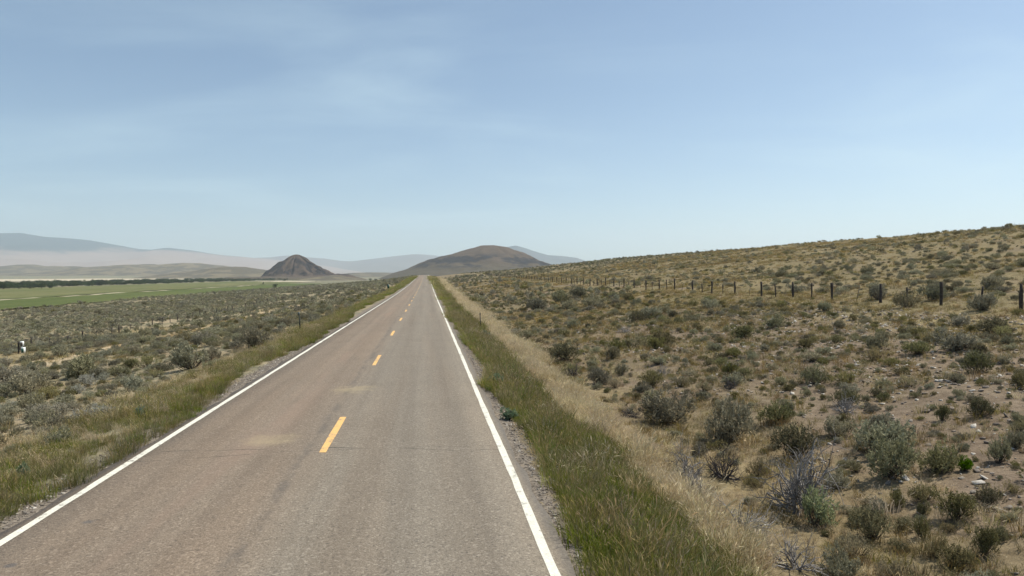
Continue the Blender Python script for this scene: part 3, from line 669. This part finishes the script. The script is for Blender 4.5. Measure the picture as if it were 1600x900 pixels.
# ---------------------------------------------------------------- random shrubs: the largest in view one by one, the rest as a mass
def in_view(x, y, z, m=60):
    yaw, pit = R(6.9), R(1.04); dx, dy, dz = x, y, z - 3.2
    fz = dx * math.sin(yaw) * math.cos(pit) + dy * math.cos(yaw) * math.cos(pit) - dz * math.sin(pit); fx = dx * math.cos(yaw) - dy * math.sin(yaw)
    return (fz > 1) & (np.abs(fx) / np.maximum(fz, 1) * 1100 < 800 + m), fz
def scatter_xy(n, x0, x1, y0, y1, power=1.0):
    """random points, denser towards small y"""
    u = rng.uniform(0, 1, n); return rng.uniform(x0, x1, n), y0 + (y1 - y0) * u ** power
def thin(x, y, w, k=.45):
    """drop points that crowd an earlier, accepted one"""
    cell = {}; keep = np.zeros(len(x), bool)
    for i in range(len(x)):
        c = (int(x[i] // 3), int(y[i] // 3)); ok = True
        for a in (-1, 0, 1):
            for b in (-1, 0, 1):
                for (px_, py_, pw) in cell.get((c[0] + a, c[1] + b), ()):
                    if (px_ - x[i]) ** 2 + (py_ - y[i]) ** 2 < (k * (pw + w[i])) ** 2: ok = False; break
                if not ok: break
            if not ok: break
        if ok: cell.setdefault(c, []).append((x[i], y[i], w[i])); keep[i] = True
    return keep
X, Y, W, Hh, K, Z_ = [], [], [], [], [], []
def zone(n, x0, x1, y0, y1, power, wlo, whi, kinds, probs, zname, dens=None):
    x, y = scatter_xy(n, x0, x1, y0, y1, power); w = rng.lognormal(math.log((wlo + whi) * .44), .5, n).clip(wlo * .5, whi * 1.6)
    cl = 1.15 * fbm(x / 9, y / 9, 55, 4) + .5 * fbm(x / 45, y / 45, 56, 2)          # clumping
    keep = cl > rng.uniform(-.65, {'plain': .15, 'flat': .27}.get(zname, .45), n)
    if dens is not None: keep &= dens(x, y)
    x, y, w = x[keep], y[keep], w[keep]
    X.append(x); Y.append(y); W.append(w); Hh.append(w * rng.uniform(.38, .62, len(x)) * (.85 if zname in ('plain', 'hillside') else 1)); K.append(rng.choice(kinds, len(x), p=probs)); Z_.append(np.full(len(x), zname))
bare_ok = lambda x, y: ~((np.abs(x - 14) < 6) & (y < 45) & (rng.uniform(0, 1, len(x)) < .6))
track_ok = lambda x, y: ~((np.abs(x + 28.5) < 3) & (rng.uniform(0, 1, len(x)) < .85))
zone(2600, 6.3, 29, 8, 110, 1.3, .25, .95, ['S', 'G', 'R', 'D'], [.44, .36, .15, .05], 'bank', bare_ok)
zone(4200, 6.0, 30, 8, 60, 1.2, .10, .34, ['S', 'G'], [.5, .5], 'bank')
zone(2500, -30, -8.6, 11, 60, 1.2, .12, .36, ['S', 'G'], [.75, .25], 'flat', track_ok)
zone(1800, 6.5, 29, 100, 420, 1.4, .6, 1.3, ['S', 'G'], [.7, .3], 'bank')
zone(15000, 31, 128, 20, 330, 1.3, .32, 1.05, ['S', 'G'], [.75, .25], 'hillside')
zone(9000, 31, 135, 300, 900, 1.3, .6, 1.4, ['S', 'G'], [.75, .25], 'hillside')
zone(6500, -31, -8.6, 12, 150, 1.3, .35, 1.0, ['S', 'G', 'R', 'W'], [.80, .08, .08, .04], 'flat', track_ok)
zone(4600, -44, -30, 30, 200, 1.2, .5, 1.05, ['S', 'G'], [.92, .08], 'flat', track_ok)
zone(19000, -143, -44, 60, 420, 1.25, .6, 1.3, ['S', 'G'], [.94, .06], 'plain')
zone(9000, -80, -44, 60, 260, 1.2, .6, 1.25, ['S', 'G'], [.94, .06], 'plain')
zone(13000, -143, -9, 150, 760, 1.3, .8, 1.7, ['S', 'G'], [.93, .07], 'plain')
X, Y, W, Hh, K, Z_ = map(np.concatenate, (X, Y, W, Hh, K, Z_))
zg = H(X, Y); vis, depth = in_view(X, Y, zg)
far_from_hand = np.array([np.min((placed[:, 0] - a) ** 2 + (placed[:, 1] - b) ** 2 - (.42 * (placed[:, 2] + c)) ** 2) > 0 if b < 110 else True for a, b, c in zip(X, Y, W)])
box_clear = ~((np.abs(X + 41.9 - (78.9 - Y) * .531) < 1.2) & (Y > 66) & (Y < 79.5))
fence_clear = ~((X > 26.8) & (X < 31.2) & (rng.uniform(0, 1, len(X)) < .9))
ok = vis & fence_clear & box_clear & far_from_hand & (X * 0 + Y > 7.5)
X, Y, W, Hh, K, Z_, depth = (a[ok] for a in (X, Y, W, Hh, K, Z_, depth))
kp = thin(X, Y, W, .40); X, Y, W, Hh, K, Z_, depth = (a[kp] for a in (X, Y, W, Hh, K, Z_, depth))
order = np.argsort(-(W / depth)); NIND = 212
KLAB = {'S': 'grey-green sagebrush', 'G': 'olive green shrub', 'R': 'straw-tinted shrub', 'W': 'whitish-grey sagebrush', 'D': 'dead twiggy shrub'}
def strip_of(zn, x):
    if zn == 'bank': return 'along the right ditch' if x < 12 else ('midway up the right bank' if x < 21 else 'just below the right fence')
    if zn == 'hillside': return 'just behind the right fence' if x < 42 else ('on the lower right hillside' if x < 75 else 'high on the right hillside')
    if zn == 'flat': return 'beside the left verge' if x > -14 else ('midway across the left flat' if x > -25 else ('along the left dirt track' if x > -33 else 'just before the left fence'))
    return 'beyond the left fence'
ORD = ('nearest second third fourth fifth sixth seventh eighth ninth tenth eleventh twelfth thirteenth fourteenth fifteenth sixteenth seventeenth eighteenth nineteenth twentieth twenty-first twenty-second twenty-third twenty-fourth '
       'twenty-fifth twenty-sixth twenty-seventh twenty-eighth twenty-ninth thirtieth').split()
desc = {}
for n_, i in enumerate(order[:NIND]):
    size = 'large' if W[i] > 1.0 else ('mid-sized' if W[i] > .62 else 'small'); desc.setdefault((size, K[i], strip_of(Z_[i], X[i])), []).append((depth[i], n_, i))
for (size, k_, st_), lst in desc.items():
    for o_, (_, n_, i) in enumerate(sorted(lst)):
        rank = ('' if len(lst) == 1 else ('nearest ' if o_ == 0 else (ORD[o_] + ' nearest ' if o_ < len(ORD) else 'far ')))
        put_shrub(float(X[i]), float(Y[i]), float(W[i]), float(Hh[i]), K[i], f'{rank}{size} {KLAB[k_]} {st_}', f'{size} {KLAB[k_]}s {st_}', n_)
rest = order[NIND:]
# ---------------------------------------------------------------- stuff scattered by geometry nodes
def proto_collection(name, meshes):
    c = bpy.data.collections.new(name)
    for i, m in enumerate(meshes): c.objects.link(bpy.data.objects.new(f'{name}_{i:02d}', m))
    return c
def scatter(name, pts, rot, scl, idx, coll, label):
    me = bpy.data.meshes.new(name); me.vertices.add(len(pts)); me.vertices.foreach_set('co', np.asarray(pts, np.float32).ravel())
    for nm, typ, val, key in (('rot', 'FLOAT_VECTOR', rot, 'vector'), ('scl', 'FLOAT_VECTOR', scl, 'vector'), ('idx', 'INT', idx, 'value')):
        a = me.attributes.new(nm, typ, 'POINT'); a.data.foreach_set(key, np.asarray(val, np.int32 if typ == 'INT' else np.float32).ravel())
    o = link(name, me); ng = bpy.data.node_groups.new(name + '_nodes', 'GeometryNodeTree')
    ng.interface.new_socket('Geometry', in_out='INPUT', socket_type='NodeSocketGeometry'); ng.interface.new_socket('Geometry', in_out='OUTPUT', socket_type='NodeSocketGeometry')
    N = ng.nodes; L = ng.links; gi = N.new('NodeGroupInput'); go = N.new('NodeGroupOutput')
    ip = N.new('GeometryNodeInstanceOnPoints'); ci = N.new('GeometryNodeCollectionInfo'); ci.inputs['Collection'].default_value = coll
    ci.inputs['Separate Children'].default_value = True; ci.inputs['Reset Children'].default_value = True
    def na(nm, typ): n = N.new('GeometryNodeInputNamedAttribute'); n.data_type = typ; n.inputs['Name'].default_value = nm; return n.outputs['Attribute']
    er = N.new('FunctionNodeEulerToRotation'); L.new(na('rot', 'FLOAT_VECTOR'), er.inputs[0])
    ip.inputs['Pick Instance'].default_value = True
    L.new(gi.outputs[0], ip.inputs['Points']); L.new(ci.outputs[0], ip.inputs['Instance']); L.new(na('idx', 'INT'), ip.inputs['Instance Index'])
    L.new(er.outputs[0], ip.inputs['Rotation']); L.new(na('scl', 'FLOAT_VECTOR'), ip.inputs['Scale']); L.new(ip.outputs[0], go.inputs[0])
    md = o.modifiers.new('scatter', 'NODES'); md.node_group = ng
    return tag(o, label, None, None, 'stuff')
def rots(n, tilt=.08): return np.stack([rng.normal(size=n) * tilt, rng.normal(size=n) * tilt, rng.uniform(0, 6.283, n)], 1)
def lod(nm, seed, mat, h): return shrub_meshes(nm, seed, 80, 6, .13, .045, mat, STEM, .5, 6, h)[0]
far_meshes = [lod('far_sage', 400 + i, SAGE, .95) for i in range(6)] + [lod('far_olive', 420 + i, OLIVE, .95) for i in range(3)]
mid_meshes = [KIND['S'][i][0] for i in range(6)] + [KIND['G'][i][0] for i in range(3)]
DRYBROWN = leafmat('dry_brown_sage_leaf', (.115, .098, .070), (.205, .175, .130))
for sel, ml, nm, lab in ((rest[depth[rest] < 90], mid_meshes, 'low_brush', 'smaller sagebrush scattered between the larger shrubs'),
                         (rest[depth[rest] >= 90], far_meshes, 'distant_brush', 'distant sagebrush covering plain and hillside')):
    n = len(sel); isG = (K[sel] != 'S'); idx = np.where(isG, 6 + rng.integers(0, 3, n), rng.integers(0, 6, n))
    zm = np.array([zmax(m) for m in ml])
    w = W[sel] * 1.1; pts = np.stack([X[sel], Y[sel], H(X[sel], Y[sel])], 1)
    scatter(nm, pts, rots(n), np.stack([w, w, Hh[sel] / zm[idx]], 1), idx, proto_collection(nm, ml), lab)
print('shrubs', len(order), 'near', (depth[rest] < 90).sum())
# ---------------------------------------------------------------- grass
GREEN = leafmat('verge_grass_green', (.096, .132, .023), (.238, .240, .068), .4, objvar=.4)
GRNTAN = leafmat('verge_grass_seeding', (.130, .132, .036), (.33, .255, .135), .4)
STRAW = leafmat('dry_straw_grass', (.37, .29, .16), (.62, .51, .33), .4)
GOLD = leafmat('golden_bunch_grass', (.175, .130, .052), (.31, .235, .11), .35)
green_t = [tuft_mesh('green_tuft', 500 + i, 70, .22, .15, .0055, GREEN, .5, .04) for i in range(3)] + [tuft_mesh('seeding_tuft', 510 + i, 54, .29, .15, .0045, GRNTAN, .55, .3) for i in range(3)]
straw_t = [tuft_mesh('straw_tuft', 520 + i, 64, .30, .17, .0048, STRAW, .75, .4) for i in range(4)]
gold_t = [tuft_mesh('bunch_tuft', 530 + i, 44, .20, .08, .0045, GOLD, .7, .2) for i in range(3)] + [tuft_mesh('bunch_olive', 550 + i, 40, .15, .11, .006, GRNTAN, .8, .1) for i in range(2)] + [tuft_mesh('bunch_straw', 540 + i, 34, .16, .09, .0045, STRAW, .8, .2) for i in range(2)]
def strip_pts(n, y0, y1, power, xf):
    u = rng.uniform(0, 1, n); y = y0 + (y1 - y0) * u ** power; x = xf(y, n); return x, y
def grass(name, parts, coll, label):
    P, S, I = [], [], []
    for (x, y, s0, idxs) in parts:
        z = H(x, y); v, dep = in_view(x, y, z, 120); x, y, z, dep = x[v], y[v], z[v], dep[v]
        s = s0 * rng.lognormal(0, .32, len(x)) * (1 + .5 * fbm(x / 1.2, y / 1.2, 311, 2)); grow_w = 1 + np.clip(dep - 25, 0, 300) / 60
        P.append(np.stack([x, y, z], 1)); S.append(np.stack([s * grow_w, s * grow_w, s * (1 + np.clip(dep - 60, 0, 300) / 500)], 1)); I.append(rng.choice(idxs, len(x)))
    P, S, I = map(np.concatenate, (P, S, I)); print(name, len(P))
    return scatter(name, P, rots(len(P), .1), S, I, coll, label)
def ragged(lo, hi, seed, amp):
    def f(y, n):
        e0 = amp * fbm(y / 3.5, y * 0 + seed, seed, 3); e1 = amp * 1.4 * fbm(y / 5, y * 0 + seed + 4, seed + 2, 3)
        return lo + e0 + (hi + e1 - lo - e0) * rng.uniform(0, 1, n)
    return f
def patchy(x, y, s, lo): return fbm(x / 1.4, y / 2.2, s, 3) > lo
def filt(xy, m): return xy[0][m], xy[1][m]
a = strip_pts(9000, 4, 60, 1.5, ragged(1.9, 3.75, 201, .45)); a = filt(a, patchy(a[0], a[1], 301, -.55))
b = strip_pts(7000, 50, 420, 1.9, ragged(2.35, 3.7, 202, .4))
grass('verge_grass', [(a[0], a[1], .88, [0, 0, 1, 1, 2, 2, 3, 4, 5]), (b[0], b[1], 1.05, [0, 1, 2, 3])], proto_collection('green_tufts', green_t), 'tall green roadside grass along the right verge')
a = strip_pts(7500, 6, 60, 1.35, ragged(-8.5, -5.72, 203, .6)); a = filt(a, patchy(a[0], a[1], 302, -.36))
b = strip_pts(6500, 50, 420, 1.9, ragged(-8.6, -6.25, 204, .4)); b = filt(b, patchy(b[0] * .4, b[1] * .4, 303, -.35))
grass('verge_grass', [(a[0], a[1], .72, [0, 1, 2, 3, 4, 5]), (b[0], b[1], .85, [0, 1, 2, 3])], proto_collection('green_tufts_left', green_t), 'patchy green roadside grass along the left verge')
a = strip_pts(6000, 4, 70, 1.5, lambda y, n: 3.95 + .5 * fbm(y / 3.5, y * 0 + 5, 205, 3) + (np.clip(.62 + .04 * (y - 8), .4, 1.9) + .6 * fbm(y / 4, y * 0 + 9, 207, 3)) * rng.uniform(0, 1, n)); a = filt(a, patchy(a[0], a[1], 310, -.3)); a = filt(a, np.array([np.min(np.hypot(deadxy[:, 0] - q, deadxy[:, 1] - w_) - .55 * deadxy[:, 2]) > 0 for q, w_ in zip(*a)])); a2 = strip_pts(420, 4, 50, 1.3, ragged(2.4, 4.2, 206, .4)); b = strip_pts(7500, 60, 420, 1.8, ragged(4.2, 6.6, 207, .8))
c = strip_pts(2600, 8, 60, 1.3, ragged(-9.6, -6.4, 208, .8)); d = strip_pts(1600, 10, 60, 1.2, ragged(5.0, 9.5, 209, 1)); d = filt(d, patchy(d[0], d[1], 304, .05))
grass('dry_grass', [(a[0], a[1], .92, [0, 1, 2, 3]), (a2[0], a2[1], .8, [0, 1, 2, 3]), (b[0], b[1], 1.0, [0, 1, 2, 3]), (c[0], c[1], .55, [0, 1, 2, 3]), (d[0], d[1], .6, [0, 1, 2, 3])], proto_collection('straw_tufts', straw_t), 'pale dry straw grass between green verge and ditch')
a = scatter_xy(34000, 5.5, 34, 7, 80, 1.25); m = fbm(a[0] / 3, a[1] / 3, 305, 3) > rng.uniform(-.5, .5, len(a[0])); a = filt(a, m)
b = scatter_xy(26000, 8, 115, 40, 260, 1.25); b = filt(b, fbm(b[0] / 9, b[1] / 9, 306, 3) > rng.uniform(-.5, .45, len(b[0])))
c = scatter_xy(16000, -44, -8.5, 12, 120, 1.2); c = filt(c, fbm(c[0] / 5, c[1] / 5, 307, 3) > rng.uniform(-.4, .5, len(c[0])))
grass('bunch_grass', [(a[0], a[1], 1.0, [0, 1, 2, 3, 4, 5, 6]), (b[0], b[1], 1.3, [0, 1, 2, 3]), (c[0], c[1], .9, [0, 1, 2, 3, 4, 5, 6])], proto_collection('bunch_tufts', gold_t), 'short golden bunch grass dotted over the banks and flats')
# ---------------------------------------------------------------- stones
def rock_mesh(name, seed, mat):
    rs = np.random.default_rng(seed); v, f = box_arrays(-.5, .5, -.4, .4, -.25, .3); v = v + rs.normal(size=v.shape) * .12
    top = v[4:].mean(0) + rs.normal(size=3) * .08 + np.array([0, 0, .12]); v = np.vstack([v, top])
    return mesh(name, v, [f[[0, 2, 3, 4, 5]], np.array([(4, 5, 8), (5, 7, 8), (7, 6, 8), (6, 4, 8)])], [mat])
STW = plain('pale_stone', (.46, .42, .37), .9, .25, 3); STB = plain('brown_stone', (.20, .165, .14), .9, .3, 3); STG = plain('grey_gravel_stone', (.19, .165, .14), .9, .4, 3)
rocks = [rock_mesh('stone_mesh', 600 + i, (STW, STW, STB, STB, STG, STG)[i]) for i in range(6)]
def stones(name, x, y, s, idxs, label):
    z = H(x, y); v, dp = in_view(x, y, z, 80); x, y, z, s = x[v], y[v], z[v], s[v]; n = len(x); print(name, n)
    return scatter(name, np.stack([x, y, z + .15 * s], 1), rots(n, .3), np.stack([s * rng.uniform(.8, 1.4, n), s, s * rng.uniform(.5, .9, n)], 1), rng.choice(idxs, n), proto_collection(name, rocks), label)
x, y = scatter_xy(24000, 8, 28, 8, 60, 1.15); m = (fbm(x / 4, y / 4, 308, 3) + .3 * (x - 12) / 8 - .3 * (y - 20) / 40) > rng.uniform(-.6, .6, len(x)); x, y = x[m], y[m]
stones('scattered_stones', x, y, .035 + .10 * rng.uniform(0, 1, len(x)) ** 3.2, [0, 1, 2, 3, 4], 'pale and brown stones littering the right bank')
x1, y1 = scatter_xy(5000, -5.9, -5.35, 5, 45, 1.4); x2, y2 = scatter_xy(3500, 1.66, 2.05, 4, 40, 1.4); x, y = np.concatenate([x1, x2]), np.concatenate([y1, y2])
stones('shoulder_gravel', x, y, .012 + .028 * rng.uniform(0, 1, len(x)) ** 2, [2, 3, 4, 5, 4, 5, 0], 'loose grey gravel along both road shoulders')
# ---------------------------------------------------------------- fences
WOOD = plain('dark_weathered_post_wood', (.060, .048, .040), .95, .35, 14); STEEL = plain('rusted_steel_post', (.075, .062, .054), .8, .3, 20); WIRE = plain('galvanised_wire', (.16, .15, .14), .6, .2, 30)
def post_mesh(name, h, r, mat, seed, k=8):
    rs = np.random.default_rng(seed); b = MB(); n = 6; zz_ = np.linspace(-.3, h, n); p = np.stack([rs.normal(size=n) * .008, rs.normal(size=n) * .008, zz_], 1)
    b.tube(p, r * (1 + .12 * rs.normal(size=n)), k); return b.mesh(name, mat)
def tpost_mesh(name, h, mat):
    b = MB(); b.box(-.022, .022, -.004, .004, -.3, h); b.box(-.004, .004, .004, .034, -.3, h - .002); return b.mesh(name, mat)
thick = [post_mesh('wood_post', 1.34, .09, WOOD, 700 + i) for i in range(4)]; thin_ = [post_mesh('wood_stake', 1.2, .052, WOOD, 710 + i, 6) for i in range(4)]; tp = tpost_mesh('steel_post', 1.2, STEEL)
def fence(name, x, ys_thick, ys_thin, label, heights, thin_tilt):
    z0 = float(H(x, ys_thick[0])); root = tag(link(name, None, None, (x, ys_thick[0], z0)), label, 'fence'); tops = []
    def rel(y, dz=0): return (0, y - ys_thick[0], float(H(x, y)) - z0 + dz)
    for i, y in enumerate(ys_thick):
        o = link('fence_post', thick[i % 4], root, rel(y), rng.uniform(0, 6)); o.scale = (1, 1, rng.uniform(.92, 1.06)); o.rotation_euler[1] = rng.normal() * .02; o.rotation_euler[0] = rng.normal() * .02
    for i, y in enumerate(ys_thin):
        o = link('fence_stake', thin_[i % 4] if i % 3 else tp, root, rel(y), 0); t = rng.normal() * thin_tilt; o.rotation_euler = (rng.normal() * .04 + (t if abs(t) > .1 else t * .6), t, 0)
        o.scale = (1, 1, rng.uniform(.82, 1.05))
    allp = np.array(sorted(list(ys_thick) + list(ys_thin)))
    for h in heights:
        b = MB(); pts = np.array([rel(y, h + .01 * rng.normal()) for y in allp]); pts[:, 0] -= .075
        b.tube(pts, .004, 3, False); link('fence_wire', b.mesh('wire', WIRE), root)
    return root
yt = [10.0 + 5.6 * k for k in range(64)]; yt = [y + .12 * rng.normal() for y in yt]; yn = [(a + b) / 2 + .2 * rng.normal() for a, b in zip(yt[:-1], yt[1:])]
fence('wire_fence', 30.0, yt, yn, 'post and wire fence along the foot of the hillside right of the road', (.35, .65, .92, 1.12), .10)
yt = [62.5 + 12.0 * k + .3 * rng.normal() for k in range(28)]; yn = sorted([y + 4 + .3 * rng.normal() for y in yt[:-1]] + [y + 8 + .3 * rng.normal() for y in yt[:-1]])
fence('wire_fence', -45.0, yt, yn, 'sparse post and wire fence across the sagebrush left of the road', (.4, .75, 1.08), .05)
# ---------------------------------------------------------------- delineators, sign, utility marker
REFL = plain('grey_green_reflector', (.10, .125, .115), .4, .15, 6, .5); SIGNG = plain('dark_green_sign_sheet', (.010, .075, .055), .45, .12, 5, .5)
DARKST = plain('dark_green_steel', (.035, .040, .034), .6, .25, 20)
def delineator(x, y, lean, label, plate):
    z = float(H(x, y)); r = tag(link('delineator_post', None, None, (x, y, z)), label, 'marker post', 'road edge delineators'); r.rotation_euler = (0, lean, 0)
    b = MB(); b.box(-.032, .032, -.005, .005, -.3, 1.22); b.box(-.032, -.024, .005, .03, -.3, 1.215); b.box(.024, .032, .005, .03, -.3, 1.215); link('post', b.mesh('u_channel', DARKST), r)
    if plate: b = MB(); b.box(-.075, .02, -.014, -.006, 1.02, 1.26); link('reflector', b.mesh('reflector', REFL), r)
    else: b = MB(); b.box(-.036, .036, -.013, -.006, 1.06, 1.2); link('reflector', b.mesh('reflector', DARKST), r)
delineator(-8.0, 46.0, -.05, 'leaning dark steel delineator post in the left verge grass', True)
delineator(3.75, 49.5, -.02, 'slim dark delineator post in the right verge grass', False)
x, y = -7.45, 139.0; r = tag(link('mile_marker_sign', None, None, (x, y, float(H(x, y)))), 'small green roadside marker sign on a post, left side near the crest', 'sign')
b = MB(); b.tube([(0, 0, -.3), (0, 0, .6), (0, 0, 1.45)], .028, 6); link('post', b.mesh('sign_post', DARKST), r)
b = MB(); b.box(-.20, .20, -.045, -.033, .82, 1.56); link('panel', b.mesh('sign_panel', SIGNG), r)
WHITEP = plain('white_enamel', (.74, .76, .75), .5, .08, 4, .4); SHADEGRN = plain('dark_green_shade', (.02, .075, .05), .5, .15, 4)
x, y = -41.9, 78.9; r = tag(link('utility_marker', None, None, (x, y, float(H(x, y))), R(28), (.86, .86, .92)), 'white utility pedestal with painted-on dark shaded fronts beside the left fence', 'utility box')
b = MB(); b.box(-.13, .33, -.16, .16, -.1, .66); pbox = link('lower_box', b.mesh('lower_box', WHITEP), r); b = MB(); b.box(-.10, .14, -.172, -.158, .05, .56); link('shade_panel', b.mesh('shade_panel', SHADEGRN), pbox)  # thin dark green panel paints shade onto the white box's front
b = MB(); b.box(-.22, .18, -.13, .13, .82, 1.34); ubox = link('upper_box', b.mesh('upper_box', WHITEP), r); b = MB(); b.box(-.20, .04, -.142, -.128, .82, 1.25); link('shade_panel', b.mesh('shade_panel', STEEL), ubox)  # steel colour reused as painted shade on the upper box's front
b = MB(); b.tube([(0, .02, .6), (0, .02, .72), (0, .02, .85)], .05, 6); link('neck', b.mesh('neck', WHITEP), r)
link('post', thick[1], r, (-.36, .1, 0))
# ---------------------------------------------------------------- trees
LEAFD = leafmat('dark_tree_leaf', (.036, .052, .024), (.095, .112, .055), .25); BARK = plain('tree_bark', (.09, .07, .055), .95, .3, 3)
def tree_meshes(seed, nclump=110, nl=12):
    rs = np.random.default_rng(seed); lob = np.array([(rs.normal() * .28, rs.normal() * .28, rs.uniform(.35, .8), rs.uniform(.2, .32)) for _ in range(8)])
    k = rs.integers(0, 8, nclump); d = rs.normal(size=(nclump, 3)); d /= np.linalg.norm(d, axis=1)[:, None]; c = lob[k, :3] + d * lob[k, 3:4] * rs.uniform(.5, 1.1, (nclump, 1)); c[:, 2] = np.maximum(c[:, 2], .08)
    kk = np.repeat(np.arange(nclump), nl); base = c[kk] + rs.normal(size=(len(kk), 3)) * .04
    V, F, T = leaves(base, rs.normal(size=(len(kk), 3)) + d[kk] * .5, rs.uniform(.05, .10, len(kk)), rs.uniform(.03, .06, len(kk)), np.clip(.5 + .3 * rs.normal(size=nclump)[kk], 0, 1), rs=rs)
    cr = mesh('tree_crown', V, F, [LEAFD], attr={'tint': T}); b = MB(); b.tube([(0, 0, -.05), (.01, 0, .2), (0, .02, .45), (.02, 0, .7)], [.035, .028, .02, .008], 6)
    for q in lob[:6]: b.tube([(0, .01, .25), (q[0] * .5, q[1] * .5, q[2] * .7), tuple(q[:3])], [.016, .011, .004], 5)
    return cr, b.mesh('tree_trunk', BARK)
TREES = [tree_meshes(800 + i) for i in range(4)]
def tree(x, y, w, h, label, i):
    r = tag(link('tree', None, None, (x, y, float(H(x, y))), rng.uniform(0, 6), (w, w, h)), label, 'tree', 'lone trees in the valley')
    link('crown', TREES[i % 4][0], r); link('trunk', TREES[i % 4][1], r)
tree(-139, 672, 4.6, 4.0, 'dark round bushy tree alone in the sagebrush before the pointed hill', 0)
tree(-288, 1484, 7.5, 7.5, 'dark tree beside the pale strip below the pointed hill', 1)
tree(-219, 985, 2.6, 3.0, 'tiny dark bush left of the lone round tree', 2)
tree(-108, 1380, 5.0, 6.0, 'left one of two small dark trees left of the road crest', 3)
tree(-100, 1395, 4.4, 5.5, 'right one of two small dark trees left of the road crest', 0)
for i, (px_, sc_) in enumerate(((6, 1.25), (29, 1.0), (46, .9), (65, 1.0), (78, .7))):
    yv = 640 + i * 14; xv = yv * pix_dir(px_)
    tree(xv, yv, 7.0 * sc_, 5.2 * sc_, ('dark willow at the left picture edge in front of the river trees', 'second dark willow from the left in front of the river trees', 'third dark willow from the left in front of the river trees',
         'fourth dark willow from the left in front of the river trees', 'smallest and last willow of the row before the river trees')[i], i)
# the river wood: one far mass
n = 1500; u = rng.uniform(0, 1, n) ** 1.6; yv = 640 + 2600 * u; xv = -372 - rng.uniform(0, 1, n) ** 1.3 * (150 + .06 * yv); 
m = fbm(xv / 60, yv / 60, 309, 3) > rng.uniform(-.7, .35, n); xv, yv = xv[m], yv[m]; n = len(xv)
s_ = rng.uniform(4, 7.8, n); scatter('river_treeline', np.stack([xv, yv, H(xv, yv) - .3], 1), rots(n, .03), np.stack([s_ * 1.5, s_ * 1.5, s_ * .78], 1), rng.integers(0, 4, n), proto_collection('river_trees', [t_[0] for t_ in TREES]), 'dark band of river trees across the valley at the left')
# ---------------------------------------------------------------- haze
t = NT('hazy_air'); pv = t.new('VolumePrincipled'); pv.inputs['Color'].default_value = (.80, .91, 1.0, 1); pv.inputs['Density'].default_value = 7.8e-5; pv.inputs['Anisotropy'].default_value = .25
t.t.links.new(pv.outputs[0], t.out.inputs['Volume'])
v, f = box_arrays(-26000, 26000, -800, 18800, -60, 1050)
tag(link('haze', mesh('haze', v, f, [t.m])), 'thin pale summer haze filling the valley air', None, None, 'stuff')
